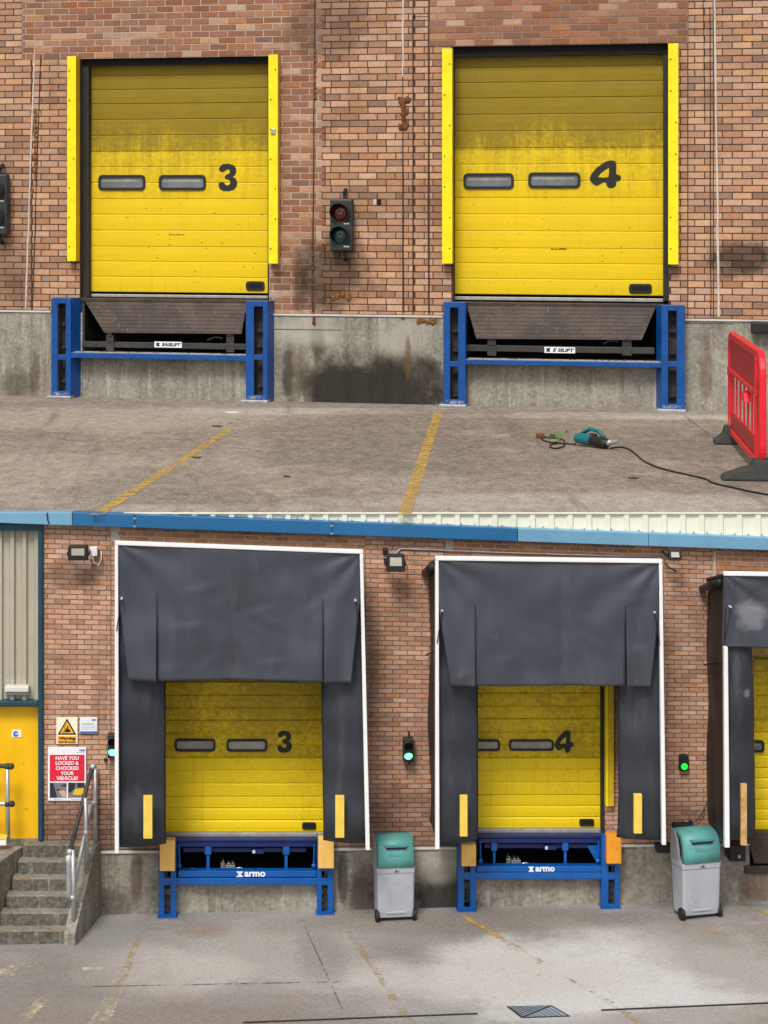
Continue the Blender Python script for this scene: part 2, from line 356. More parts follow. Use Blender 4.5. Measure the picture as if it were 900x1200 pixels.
M_joint = worn("dark_joint_filler", (112, 102, 94), (0.45, 0.58), 3)
M_chip = worn("white_dust", (214, 208, 198), (0.47, 0.66), 4)

def door_mat(name, clean, grime, lo, hi, amt, speck):
    t = NT(name)
    c = lin(*clean)
    col = t.mix(t.noise(1.2, 5), tuple(x * 0.9 for x in c[:3]) + (1,), c)
    n = t.math('ADD', t.math('MULTIPLY', t.noise(1.4, 7, 0.7), 0.5), t.math('MULTIPLY', t.noise(16, 5, 0.75), 0.5))
    col = t.mix(t.math('MULTIPLY', t.mask(n, lo, hi), amt), col, lin(*grime))
    sv = t.stretch((9, 9, 0.5))
    col = t.mix(t.math('MULTIPLY', t.mask(t.noise(1.3, 5, 0.7, sv), 0.56, 0.75), 0.28), col, lin(*grime))
    col = t.mix(t.math('MULTIPLY', t.mask(t.noise(24, 4, 0.7), 0.63, 0.70), speck), col, c)
    t.bump(t.noise(40, 3), 0.12, 0.004)
    return t.done(col, t.math('ADD', 0.36, t.math('MULTIPLY', t.noise(8, 4), 0.3)), spec=0.4)
def door_grade(name):
    t = NT(name); c = lin(234, 200, 4)
    zz = [pz_(y) for y in (70, 121, 176, 178, 232, 235, 290, 344)]
    sep = t.n.new('ShaderNodeSeparateXYZ'); t.l.new(t.pos, sep.inputs[0])
    mr = t.n.new('ShaderNodeMapRange'); t.l.new(sep.outputs[2], mr.inputs[0]); mr.inputs[1].default_value = zz[0]; mr.inputs[2].default_value = zz[-1]
    lv = [1.0, .78, .58, .48, .42, .33, .25, .36]
    m = t.ramp(mr.outputs[0], [((z - zz[0]) / (zz[-1] - zz[0]), (l, l, l, 1)) for z, l in zip(zz, lv)])
    sv = t.stretch((5, 5, 0.45)); sv2 = t.stretch((14, 14, 0.5))
    n = t.math('ADD', t.math('ADD', t.math('MULTIPLY', t.noise(1.1, 7, 0.7), 0.3), t.math('MULTIPLY', t.noise(14, 5, 0.8), 0.35)), t.math('MULTIPLY', t.noise(1.2, 5, 0.7, sv), 0.35))
    f = t.math('ADD', n, t.math('SUBTRACT', m, 0.5))
    col = t.mix(t.noise(1.0, 5), tuple(x * 0.86 for x in c[:3]) + (1,), c)
    g = t.mix(t.noise(3, 6, 0.7), lin(104, 86, 8), lin(142, 118, 10))
    col = t.mix(t.math('MULTIPLY', t.mask(f, 0.36, 0.70), 0.9), col, g)
    col = t.mix(t.math('MULTIPLY', t.mask(t.noise(1.5, 6, 0.75, sv2), 0.56, 0.72), 0.3), col, lin(120, 98, 12))
    col = t.mix(t.math('MULTIPLY', t.mask(t.noise(34, 4, 0.8), 0.64, 0.7), 0.35), col, lin(70, 60, 30))
    t.bump(t.noise(1.6, 3), 0.15, 0.03)
    return t.done(col, t.math('ADD', 0.38, t.math('MULTIPLY', t.noise(8, 4), 0.3)), spec=0.4)
def pz_(py): 
    x, z = U.P(400, py, -.3); return U.wor((x, .3, z)).z
M_dU = door_grade("graded_grimy_yellow_steel")
M_d0 = door_mat("clean_yellow_steel", (240, 208, 4), (150, 126, 14), 0.50, 0.75, 0.45, 0.0)
M_d1 = door_mat("grimy_yellow_steel", (238, 204, 6), (138, 116, 16), 0.40, 0.58, 0.65, 0.5)
M_d2 = door_mat("dirty_olive_steel", (222, 188, 10), (136, 112, 6), 0.26, 0.50, 0.93, 0.6)
M_d3 = door_mat("dirtier_olive_steel", (196, 162, 10), (116, 95, 6), 0.22, 0.46, 0.95, 0.25)
M_trim = paint("yellow_guard_paint", (244, 228, 6), 0.08, 0.4, 4, dirt=0.3, dirtc=(150, 128, 20))
M_mustard = paint("mustard_guard_paint", (222, 182, 16), 0.12, 0.5, 5, dirt=0.3)  # deeper yellow, used on the guard side plates
M_black = paint("black_rubber", (26, 26, 27), 0.2, 0.6, 5)
M_seal = paint("dark_brown_seal", (40, 37, 32), 0.25, 0.75, 5)
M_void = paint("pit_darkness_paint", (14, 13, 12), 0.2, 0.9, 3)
M_alu = paint("dull_aluminium", (168, 166, 162), 0.15, 0.45, 6, 0.3, dirt=0.35, dirtc=(90, 84, 76))
M_galv = paint("galvanised_steel", (176, 178, 178), 0.18, 0.42, 7, 0.45, dirt=0.2, dirtc=(110, 100, 88))
M_blue = paint("blue_steel_paint", (3, 74, 146), 0.16, 0.38, 4, dirt=0.3, dirtc=(24, 38, 72))
M_blue2 = paint("bright_blue_steel_paint", (6, 86, 164), 0.10, 0.35, 4, dirt=0.15, dirtc=(20, 44, 90))
M_navy = paint("dark_blue_steel_paint", (12, 34, 96), 0.15, 0.45, 4)
M_dust = paint("dusty_grey_top", (168, 162, 156), 0.2, 0.9, 6)
M_white = paint("white_trim", (236, 236, 236), 0.03, 0.4, 3, dirt=0.08, dirtc=(150, 146, 140))
M_flash = paint("pale_flashing", (206, 204, 200), 0.1, 0.5, 5, dirt=0.3, dirtc=(120, 110, 100))
M_rust = paint("rusty_steel", (112, 62, 34), 0.3, 0.85, 9, dirt=0.5, dirtc=(58, 30, 18), bump=0.5)
M_foam = paint("orange_expanding_foam", (130, 84, 36), 0.3, 0.9, 12, dirt=0.5, dirtc=(92, 52, 18), bump=0.6)
M_sealant = paint("white_joint_sealant", (196, 190, 184), 0.15, 0.8, 8, dirt=0.5, dirtc=(110, 96, 84))
M_sealdk = paint("dark_joint_gap", (62, 46, 38), 0.2, 0.9, 8)
M_num = paint("black_number_vinyl", (30, 28, 24), 0.1, 0.6, 5)
M_curt = None
def curtain_mat(name, c, scuffs=()):
    t = NT(name); c = lin(*c)
    col = t.mix(t.mask(t.noise(1.0, 5, 0.6), 0.3, 0.7), tuple(x * 0.86 for x in c[:3]) + (1,), tuple(x * 1.12 for x in c[:3]) + (1,))
    sv = t.stretch((2.5, 2.5, 0.5))
    col = t.mix(t.math('MULTIPLY', t.mask(t.noise(1.8, 7, 0.7, sv), 0.5, 0.75), 0.16), col, lin(130, 132, 138))
    for ce, rr, sc, k in scuffs: col = t.mix(t.math('MULTIPLY', t.stain(ce, rr, 5), k), col, lin(*sc))
    t.bump(t.noise(220, 2), 0.12, 0.002)
    return t.done(col, 0.5, spec=0.4)
M_curt = curtain_mat("slate_grey_pvc", (66, 70, 79), [(wp(L, 882, 722, 1.1), (0.2, 0.5, 0.22), (150, 150, 156), 0.55)])
M_curt2 = curtain_mat("dark_grey_pvc", (49, 52, 59), [(wp(L, 878, 815, 1.0), (0.05, 0.5, 0.06), (130, 130, 132), 0.6), (wp(L, 865, 790, 1.0), (0.06, 0.5, 0.3), (84, 88, 98), 0.6)])
M_side = curtain_mat("brown_black_side_fabric", (27, 26, 26))
M_pad = paint("orange_yellow_buffer", (240, 190, 100), 0.08, 0.5, 5, dirt=0.2, dirtc=(150, 104, 50))
M_pad2 = paint("orange_buffer", (238, 156, 40), 0.1, 0.5, 5, dirt=0.3, dirtc=(150, 96, 40))
M_strip = paint("yellow_guide_strip", (236, 200, 84), 0.08, 0.5, 5, dirt=0.12)
M_wood = paint("scuffed_wooden_strip", (196, 158, 96), 0.25, 0.7, 7, dirt=0.4, dirtc=(80, 60, 30))
M_lip = None
def tread_mat():
    t = NT("brown_checker_plate")
    col = t.mix(t.mask(t.noise(2.2, 7, 0.7), 0.35, 0.65), lin(50, 41, 35), lin(80, 64, 53))
    col = t.mix(t.math('MULTIPLY', t.mask(t.noise(3.5, 8, 0.75), 0.56, 0.7), 0.6), col, lin(52, 44, 38))
    col = t.mix(t.math('MULTIPLY', t.mask(t.noise(15, 8, 0.85), 0.60, 0.66), 0.7), col, lin(190, 180, 166))
    t.bump(t.noise(30, 5, 0.7), 0.4, 0.01)
    return t.done(col, 0.5, 0.25)
M_lip = tread_mat()
M_beam = paint("grimy_black_steel", (52, 50, 47), 0.3, 0.6, 6, dirt=0.5, dirtc=(96, 86, 74))
M_fasc = paint("blue_fascia_paint", (36, 104, 154), 0.06, 0.4, 2, dirt=0.06)
M_fasc2 = paint("pale_blue_fascia_paint", (112, 162, 192), 0.06, 0.45, 2, dirt=0.10, dirtc=(150, 160, 166))
M_clad = paint("cream_cladding", (234, 232, 210), 0.04, 0.5, 2, dirt=0.05, dirtc=(190, 184, 160))
M_clad2 = paint("beige_cladding", (178, 172, 152), 0.06, 0.5, 2, dirt=0.12)
M_teal = paint("dark_teal_paint", (22, 66, 84), 0.1, 0.4, 3)
M_ydoor = paint("golden_yellow_door_paint", (246, 190, 4), 0.06, 0.4, 2.5, dirt=0.10, dirtc=(170, 118, 10))
M_binlid = paint("teal_bin_plastic", (92, 160, 156), 0.08, 0.5, 4, dirt=0.28, dirtc=(60, 96, 96))
M_bin = paint("grey_bin_plastic", (172, 174, 182), 0.06, 0.5, 4, dirt=0.32, dirtc=(120, 118, 116))
M_bindk = paint("darker_grey_bin_plastic", (150, 150, 154), 0.08, 0.55, 4, dirt=0.15, dirtc=(100, 98, 96))
M_redp = paint("red_plastic", (228, 26, 44), 0.08, 0.4, 4, dirt=0.10, dirtc=(236, 120, 124))
M_redk = paint("dark_red_board", (178, 26, 34), 0.1, 0.5, 4, dirt=0.15)
M_rubber = paint("dusty_black_rubber", (56, 56, 54), 0.2, 0.85, 8, dirt=0.3, dirtc=(90, 86, 78), bump=0.4)
M_tealtool = paint("teal_tool_plastic", (16, 104, 112), 0.1, 0.45, 10)
M_cord = paint("black_cable", (22, 22, 22), 0.2, 0.5, 6)
M_leaf = paint("leaf_green", (92, 150, 36), 0.25, 0.6, 20)
M_ledoff = paint("lamp_glass", (214, 214, 206), 0.04, 0.25, 10)
M_lampglass = paint("floodlight_glass", (176, 172, 158), 0.06, 0.25, 10)
M_signal = paint("dark_green_grey_housing", (44, 50, 50), 0.12, 0.5, 6, dirt=0.1)
M_redlens = paint("unlit_red_lens", (92, 14, 16), 0.2, 0.2, 20, spec=0.7)
M_greenlens = paint("unlit_green_lens", (8, 58, 58), 0.2, 0.2, 20, spec=0.7)
M_steelcl = paint("silver_machine_parts", (200, 202, 206), 0.2, 0.3, 12, 0.6)
def pane_mat(name, c):
    t = NT(name); col = t.mix(t.mask(t.noise(3, 4, 0.6), 0.35, 0.65), tuple(x * 0.7 for x in lin(*c)[:3]) + (1,), lin(*c))
    return t.done(col, 0.12, spec=0.6)
M_pane = pane_mat("cloudy_grey_pane", (122, 128, 130))
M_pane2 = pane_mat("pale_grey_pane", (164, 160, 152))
def emit(name, c, st):
    t = NT(name); t.b.inputs['Emission Color'].default_value = lin(*c); t.b.inputs['Emission Strength'].default_value = st
    return t.done(lin(*c), 0.3)
M_glow = emit("lit_green_lens", (105, 255, 160), 2.0); M_glow2 = emit("lit_green_led", (20, 220, 60), 1.1)
M_print = {k: paint("print_" + k, c, 0.02, 0.45, 4) for k, c in dict(white=(238, 240, 244), red=(224, 32, 62), black=(20, 18, 16), amber=(246, 178, 52), cream=(244, 240, 214), blue=(60, 110, 180), pale=(190, 206, 228), grey=(120, 122, 126), dark=(44, 44, 48), skin=(214, 164, 150), yellow=(240, 196, 40)).items()}

# ------------------------------------------------------------------ brick walls
def unit_brick():
    a, b = 0.485, 0.455
    vs = [(-a, 0, -b), (a, 0, -b), (a, 0, b), (-a, 0, b), (-.5, .18, -.5), (.5, .18, -.5), (.5, .18, .5), (-.5, .18, .5), (-.5, 1, -.5), (.5, 1, -.5), (.5, 1, .5), (-.5, 1, .5)]
    fs = [(0, 1, 2, 3)] + [(i + 4, (i + 1) % 4 + 4, (i + 1) % 4, i) for i in range(4)] + [(i + 8, (i + 1) % 4 + 8, (i + 1) % 4 + 4, i + 4) for i in range(4)]
    return vs, fs
UBV, UBF = unit_brick()
BRICKS = {}
def brick_mesh(m):
    if m.name not in BRICKS:
        me = bpy.data.meshes.new("brick"); me.from_pydata(UBV, [], UBF); me.materials.append(m); BRICKS[m.name] = me
    return BRICKS[m.name]

def bricks(th, fr, panels, pitch, course, joint, holes, zmap, inside, depth=0.05, limit=300):
    """panels: (x0, x1, z0, z1, material, phase, edge function or None) in metres on the wall plane"""
    out = []
    for (x0, x1, z0, z1, m, ph, edge) in panels:
        k0 = math.floor(z0 / course); k1 = math.ceil(z1 / course)
        for k in range(k0, k1):
            za, zb = max(k * course, z0), min((k + 1) * course, z1)
            if zb - za < course * 0.45: continue
            e0, e1 = (x0, x1) if edge is None else edge(k, x0, x1)
            x = e0 - pitch * ((ph + (0.5 if k % 2 else 0.0)) % 1.0)
            while x < e1:
                a, b = max(x, e0), min(x + pitch, e1); x += pitch
                if b - a < joint * 2.2: continue
                pieces = [(a, b)]
                for hx0, hx1, hz0, hz1 in holes:
                    if zb > hz0 + course * .3 and za < hz1 - course * .3:
                        np_ = []
                        for p, q in pieces:
                            if q <= hx0 or p >= hx1: np_.append((p, q)); continue
                            if p < hx0 - joint * 2: np_.append((p, hx0 + joint * .5))
                            if q > hx1 + joint * 2: np_.append((hx1 - joint * .5, q))
                        pieces = np_
                for p, q in pieces:
                    out.append((p + joint / 2, q - joint / 2, za + joint / 2, zb - joint / 2, m))
    def score(t):
        c = inside(0.5 * (t[0] + t[1]), 0.5 * (t[2] + t[3]))
        return -1 if c <= 0 else (t[1] - t[0]) * (t[3] - t[2]) * c
    sc = sorted(range(len(out)), key=lambda i: -score(out[i]))
    chosen = set(i for i in sc[:limit] if score(out[i]) > 0)
    stuff = {}
    for i, (a, b, c, d, m) in enumerate(out):
        xm, zm = 0.5 * (a + b), 0.5 * (c + d)
        z = zmap(xm, zm); hh = zmap(xm, d) - zmap(xm, c); ang = math.atan2(zmap(b, zm) - zmap(a, zm), b - a)
        y = random.uniform(-0.004, 0.004); ro = ang + random.uniform(-0.004, 0.004)
        M = Matrix.Translation((xm, y, z)) @ Matrix.Rotation(-ro, 4, 'Y') @ Matrix.Diagonal((b - a, depth, hh, 1))
        if i in chosen:
            o = bpy.data.objects.new("brick", brick_mesh(m)); COL.objects.link(o); o.parent = th.o
            o.matrix_basis = Matrix.Translation(-th.base) @ M
        else:
            mb = stuff.setdefault(m.name, (MB(), m))[0]
            mb.add([M @ Vector(v) for v in UBV], UBF)
    for mb, m in stuff.values():
        o = th.add("brickwork", mb, m, closed=False); o['kind'] = 'stuff'

# ================================================================== UPPER YARD
def pxx(px, py=200, v=0): return U.P(px, py, v)[0]
def pxz(px, py, v=0): return U.P(px, py, v)[1]
ztopU = pxz(455, -70)
zplU = pxz(455, 369.0)
docks = {
 3: dict(op=(94, 65, 315.5, 352), door=(103.5, 73, 314, 344), lines=[121, 177, 233, 289], wins=[(115, 205, 170, 223), (186, 205, 241, 223)], num=(256, 192, 278, 224),
         hand=(288, 329.5, 310, 341), bot=(344, 350), trims=[(78.5, 66, 89, 306, 93.5), (314.5, 64, 325.5, 309, None)],
         post=[(60, 83, 67.5, 77, 349, 470, (83, 95)), (288, 313.5, 297.5, 308, 352.5, 474.5, (313.5, 321.5))], bar=(410, 413, 423, 83, 290),
         lip=[(98, 351), (290, 352.5), (283, 391.5), (122, 390)], beam=(96, 400, 290, 410), label=(181, 400.2, 213, 407.5), keep=[(124, 132), (265, 273)], floor=420),
 4: dict(op=(529, 54, 783.5, 354), door=(530.5, 62, 777.5, 347), lines=[114, 173, 231.5, 291], wins=[(543, 203, 602, 221.5), (619, 202, 680, 220.5)], num=(691, 188, 728, 220.5),
         hand=(737, 332.5, 764, 344.5), bot=(347, 354), trims=[(518, 57, 530, 309, None), (783, 51, 795, 310, None)],
         post=[(519.5, 545.5, 527.5, 537, 354, 480.5, None), (775, 802.5, 783, 793, 357.5, 486.5, (775, 769))], bar=(417.5, 421, 431, 545, 776),
         lip=[(546, 355.5), (770, 357), (752, 398.5), (558, 397)], beam=(546, 404, 767, 415), label=(638, 406.5, 674, 414), keep=[(571, 580), (729, 739)], floor=428),
}
wallU = Thing(U, "brick_wall", "weathered tan and red brick wall of the dirty docks above bare concrete plinth", "wall", (0, 0, zplU))
holesU = [(U.P(d['op'][0], 200)[0], U.P(d['op'][2], 200)[0], -1, U.P(0.5 * (d['op'][0] + d['op'][2]), d['op'][1])[1]) for d in docks.values()]
PITCH, CRS, JT = 0.362, 0.1275, 0.017
xl_, xr_ = pxx(-140), pxx(1080)
hz3, hz4 = holesU[0][3], holesU[1][3]
def tooth(k, x0, x1): return x0, x1 + (0.17 if (k // 3) % 2 else 0.0)
def tooth2(k, x0, x1): return x0 + (0.17 if (k // 3) % 2 else 0.0), x1
x26, x38, x94, x372, x472, x484, x503, x531, x808, x836 = [pxx(q) for q in (26, 37, 94, 371, 472, 484, 503, 531, 806, 836)]
x508 = pxx(506); x314 = pxx(315.5); x783 = pxx(783.5)
hdr3 = round(hz3 / CRS) * CRS; hdr4 = round(hz4 / CRS) * CRS
panelsU = [
 (xl_, x38, zplU, hdr3, M_tan, .1, None), (xl_, x26, hdr3, ztopU, M_tan, .1, None), (x38, x94, zplU, hdr3, M_tan, .45, None),
 (x26, x372, hdr3, ztopU, M_red, .3, tooth), (x314, x372, zplU, hdr3, M_red, .3, tooth),
 (x372, x472, zplU, ztopU, M_tan, .2, tooth2), (x472, x484, zplU, ztopU, M_tan, .7, None), (x484, x503, zplU, ztopU, M_tan, .9, None),
 (x503, x531, zplU, hdr4, M_tan, .3, None), (x503, x808, hdr4, ztopU, M_red, .6, None), (x783, x808, zplU, hdr4, M_tan, .4, None), (x808, x836, zplU, ztopU, M_tan, .15, None),
 (x836, xr_, zplU, ztopU, M_tan, .55, None)]
lipz = pxz(455, 352)
holes_b = [(a, b, lipz - .4, c) for a, b, z, c in holesU]
def insideU(x, z):
    w = U.wor((x, 0, z)); px = VX + F * w.x / w.y; py = HY - F * w.z / w.y
    if not (8 < px < 892 and 6 < py < 362): return 0
    for q in ((76, 62, 96, 310), (312, 60, 328, 312), (515, 52, 533, 312), (780, 48, 798, 312), (384, 228, 414, 300), (55, 346, 98, 370), (286, 346, 324, 370), (516, 350, 548, 372), (766, 352, 804, 376)):
        if q[0] - 8 < px < q[2] + 8 and q[1] - 3 < py < q[3] + 3: return 0
    return (36.0 / w.y) ** 2
bricks(wallU, U, panelsU, PITCH, CRS, JT, holes_b, lambda x, z: z, insideU)
mz = 0.008
for nm, rects, m in (("mortar", [(xl_, x38, zplU, hdr3), (xl_, x26, hdr3, ztopU), (x38, x94, zplU, hdr3), (x372 + .1, x503, zplU, ztopU), (x503, x531, zplU, hdr4), (x783, x808, zplU, hdr4), (x808, xr_, zplU, ztopU)], M_mdark),
                     ("mortar", [(x26, x372 + .1, hdr3, ztopU), (x314, x372 + .1, zplU, hdr3)], M_mlight), ("mortar", [(x503, x808, hdr4, ztopU)], M_mmid)):
    mb = MB()
    for a, b, c, d in rects: mb.box(a, b, mz, 0.42, c, d)
    wallU.add(nm, mb, m, split=True)
mb = MB()
for a, b in ((xl_, pxx(60)), (pxx(318), pxx(519)), (pxx(800), xr_)): mb.box(a, b, -0.045, 0.0, zplU - 0.035, zplU - 0.002)
wallU.add("flashing", mb, M_flash, split=True)
def vline(p0, p1, w, m, nm="joint_sealant", v=0.012):
    a = U.P(p0[0], p0[1], v); b = U.P(p1[0], p1[1], v); n = 12; ptsl = []; ptsr = []
    for i in range(n + 1):
        t = i / n; x = a[0] + (b[0] - a[0]) * t + random.uniform(-.006, .006); z = a[1] + (b[1] - a[1]) * t; ww = w * random.uniform(.7, 1.2) / 2
        ptsl.append((x - ww, z)); ptsr.append((x + ww, z))
    wallU.add(nm, MB().prism(ptsl + ptsr[::-1], -v, .01), m)
vline((40, 64), (30, 361), .03, M_sealant); vline((47.5, 64), (38, 361), .02, M_sealdk, "joint_gap")
vline((369, -20), (366, 366), .022, M_sealdk, "joint_gap", .014); vline((472, -20), (472, 90), .03, M_sealant); vline((472, 150), (473, 366), .018, M_sealdk, "joint_gap")
vline((484, 20), (484, 368), .02, M_sealdk, "joint_gap"); vline((502.5, -20), (502, 368), .022, M_sealdk, "joint_gap")
vline((483, 19), (503, 19), .02, M_sealdk, "joint_gap", .015)
vline((832, 8), (833, 372), .022, M_sealdk, "joint_gap"); vline((837, -20), (842.5, 371), .036, M_sealant)
vline((824, 0), (826, 140), .014, M_sealdk, "joint_gap")
def lumps(th, nm, pts, m, r, v=0.0):
    mb = MB()
    for px, py in pts:
        for _ in range(3):
            x, z = U.P(px + random.uniform(-1, 1), py + random.uniform(-2, 2), v)
            mb.ell((x, -v + .0, z), (r * random.uniform(.4, 1.3), .025, r * random.uniform(.6, 1.6)), 9, 6, .35)
    th.add(nm, mb, m, smooth=True, stuff=True)
lumps(wallU, "foam_filler", [(41.5, 130 + 6 * i) for i in range(14)] + [(38, 222), (37.5, 227)], M_foam, .035)
lumps(wallU, "foam_filler", [(369, 60 + 6 * i) for i in range(10)], M_foam, .022)
lumps(wallU, "foam_filler", [(391, 350), (396, 348), (402, 347), (408, 350), (410, 346)], M_foam, .042)
lumps(wallU, "rusty_bracket", [(473, 118 + 5 * i) for i in range(7)] + [(470, 117), (477, 118), (469, 148), (476, 148), (476, 130)], M_rust, .05)
lumps(wallU, "rust_patch", [(366.5, 290 + 9 * i) for i in range(9)], M_rust, .02)
wallU.add("hole", MB().bpx(U, 441.5, 233.5, 446.5, 240, .009, -.02), M_void)  # dark plate standing in for the shaded recess of a missing brick
wallU.add("hole", MB().bpx(U, 437.5, 233.5, 441, 240, .01, -.02), M_sealant)
# plinth
plU = Thing(U, "concrete_plinth", "stained bare concrete plinth with pit recesses below the tan brick wall", "plinth", (0, 0, 0))
ztp = zplU - .036
mb = MB()
segs = [(xl_, pxx(97)), (pxx(292), pxx(544)), (pxx(771), xr_)]
for a, b in segs: mb.box(a, b, -.02, 1.0, -.2, ztp)
mb.box(pxx(97), pxx(292), -.02, 1.0, -.2, pxz(190, 417)); mb.box(pxx(544), pxx(771), -.02, 1.0, -.2, pxz(655, 424))
plU.add("plinth", mb, M_plinthU, split=True, bevel=.012)
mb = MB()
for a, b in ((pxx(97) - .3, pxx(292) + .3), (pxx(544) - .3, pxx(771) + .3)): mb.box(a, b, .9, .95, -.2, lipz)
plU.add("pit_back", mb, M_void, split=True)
lumps(plU, "foam_filler", [(490 + 3.5 * i, 376.5 + .2 * (i % 3)) for i in range(7)], M_foam, .035, .02)
lumps(plU, "rust_patch", [(368, 370 + 5 * i) for i in range(3)] + [(472, 372)], M_rust, .03, .02)
mb = MB()      # horizontal cracks and shutter marks
for y, a, b in ((386, 320, 400), (379, 800, 860)): mb.box(pxx(a), pxx(b), -.024, .01, pxz(a, y), pxz(a, y) + .012)
plU.add("shutter_mark", mb, M_sealdk, split=True)
# deck
mb = MB(); 
xA, xB = -32.0, 42.0
p0, p1 = U.loc((xA, 60, DECK)), U.loc((xB, 60, DECK)); p2, p3 = U.loc((xB, D2 + .004, DECK)), U.loc((xA, D2 + .004, DECK))
deckm = MB(); deckm.prismz([p0[:2], p1[:2], p2[:2], p3[:2]], -.03, 0.0)
single(U, "raised_yard", None, None, deckm, M_deck, kind='structure')
def gpoly(fr, pts, h, m, name="painted_line", kind='structure'):
    mb = MB(); q = [fr.G(a, b, h) for a, b in pts]; mb.add(q, [tuple(range(len(q)))])
    bm_n = (q[1] - q[0]).cross(q[2] - q[1])
    if bm_n.z < 0: mb.f = [tuple(reversed(mb.f[0]))]
    o = single(fr, name, None, None, mb, m, kind=kind, closed=False); return o
gpoly(U, [(265, 503), (274, 503), (121, 603), (106, 603)], .005, M_line)
gpoly(U, [(508, 485), (518, 485), (482, 603), (466, 603)], .005, M_line)
gpoly(U, [(822, 491), (831, 491), (905, 545), (893, 545)], .005, M_line2)
gpoly(U, [(800, 486), (802, 486), (846, 520), (843, 520)], .004, M_joint, "slab_joint")
gpoly(U, [(0, 467), (900, 483), (900, 487), (0, 471)], .006, M_chip, "dust_strip")

def rounded(x0, x1, z0, z1, r, n=4):
    pts = []
    for cx, cz, a0 in ((x1 - r, z1 - r, 0), (x0 + r, z1 - r, 90), (x0 + r, z0 + r, 180), (x1 - r, z0 + r, 270)):
        for i in range(n + 1):
            a = rad(a0 + 90 * i / n); pts.append((cx + r * math.cos(a), cz + r * math.sin(a)))
    return pts
def dock_door(fr, name, label, rect, lines, wins, num, numtxt, hand, bot, v, mats, group, pane, subn=3, frame_x=None):
    x0, y0, x1, y1 = rect
    X0, Z1 = fr.P(x0, y0, v); X1, Z0 = fr.P(x1, y1, v)
    th = Thing(fr, name, label, "dock door", (0.5 * (X0 + X1), -v, Z0), group)
    xm = 0.5 * (x0 + x1)
    zs = [Z1] + [fr.P(xm, y, v)[1] for y in lines] + [Z0]
    for i in range(len(zs) - 1):
        a, b = zs[i], zs[i + 1]; mb = MB(); n = subn; h = (a - b) / n
        prof = [(-v + .05, b + .006)]
        for k in range(n):                 # shallow ribs with a groove between
            zb, zt = b + k * h, b + (k + 1) * h
            g = .011 if k else .006; g2 = .011 if k < n - 1 else .006
            prof += [(-v + .012, zb + g * .3), (-v, zb + g + .006), (-v - .004, 0.5 * (zb + zt)), (-v, zt - g2 - .006), (-v + .012, zt - g2 * .3)]
        prof.append((-v + .05, a - .006))
        mb.prismx(prof, X0, X1)
        th.add("door_panel", mb, mats[min(i, len(mats) - 1)])
    th.add("panel_joint", MB().box(X0 + .01, X1 - .01, -v + .04, -v + .06, Z0, Z1), M_seal)
    for w in wins:
        a, zt = fr.P(w[0], w[1], v + .03); b, zb = fr.P(w[2], w[3], v + .03)
        ro = rounded(a, b, zb, zt, (zt - zb) * .28); ri = rounded(a + (zt - zb) * .16, b - (zt - zb) * .16, zb + (zt - zb) * .17, zt - (zt - zb) * .17, (zt - zb) * .16)
        mb = MB(); n = len(ro)
        mb.add([(p[0], -v - .03, p[1]) for p in ro] + [(p[0], -v - .03, p[1]) for p in ri] + [(p[0], -v + .02, p[1]) for p in ro] + [(p[0], -v + .005, p[1]) for p in ri],
               [(i, (i + 1) % n, n + (i + 1) % n, n + i) for i in range(n)] + [(i, 2 * n + i, 2 * n + (i + 1) % n, (i + 1) % n) for i in range(n)] + [(n + i, n + (i + 1) % n, 3 * n + (i + 1) % n, 3 * n + i) for i in range(n)])
        fo = th.add("window", mb, M_black, closed=False)
        th.add("pane", MB().prism(ri, -v - .008, -v + .004), pane, fo)
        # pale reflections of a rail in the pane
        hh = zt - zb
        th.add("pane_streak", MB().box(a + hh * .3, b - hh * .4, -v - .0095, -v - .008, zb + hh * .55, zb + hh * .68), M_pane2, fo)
    if num:
        a, zt = fr.P(num[0], num[1], v + .006); b, zb = fr.P(num[2], num[3], v + .006)
        if numtxt == "3":
            P = [(.02,.80),(.10,.93),(.28,1),(.55,1),(.80,.95),(.93,.84),(.95,.70),(.88,.58),(.76,.53),(.92,.46),(1,.32),(.97,.17),(.82,.05),(.55,0),(.28,0),(.08,.07),(0,.19),(.03,.30),(.16,.34),(.30,.30),(.40,.22),(.53,.21),(.63,.28),(.62,.38),(.50,.43),(.36,.45),(.33,.53),(.40,.60),(.54,.63),(.62,.70),(.58,.79),(.46,.80),(.36,.74),(.24,.70),(.10,.71)]
            mb = MB().prism([(a + p[0] * (b - a), zb + p[1] * (zt - zb)) for p in P], -v - .008, -v + .01)
        else:
            mb = MB(); T = lambda P: [(a + p[0] * (b - a), zb + p[1] * (zt - zb)) for p in P]
            mb.prism(T([(.50,.95),(.66,1),(.80,.98),(.84,.88),(.84,.50),(.97,.46),(1,.36),(.95,.27),(.84,.24),(.84,.10),(.76,.01),(.62,0),(.54,.08),(.52,.20),(.44,.22),(.44,.38),(.60,.40),(.62,.74),(.50,.66)]), -v - .008, -v + .01)
            mb.prism(T([(.50,.95),(.50,.66),(.34,.52),(.26,.40),(.44,.38),(.44,.22),(.36,.16),(.22,.08),(.14,.12),(.02,.26),(.0,.38),(.06,.52),(.22,.74)]), -v - .0075, -v + .01)
        th.add("number_marking", mb, M_num)
    if hand:
        a, zt = fr.P(hand[0], hand[1], v + .02); b, zb = fr.P(hand[2], hand[3], v + .02)
        h = zt - zb
        fo = th.add("handle", MB().prism(rounded(a, b, zb, zt, h * .3), -v - .02, -v + .01), M_black, bevel=.006)
        th.add("handle_recess", MB().prism(rounded(a + h * .25, b - h * .25, zb + h * .28, zt - h * .22, h * .2), -v - .0215, -v), M_void, fo)
    th.add("bottom_seal", MB().bpx(fr, x0, bot[0] + .4, x1, bot[1], v + .02, v - .05), M_alu, bevel=.008)
    return th
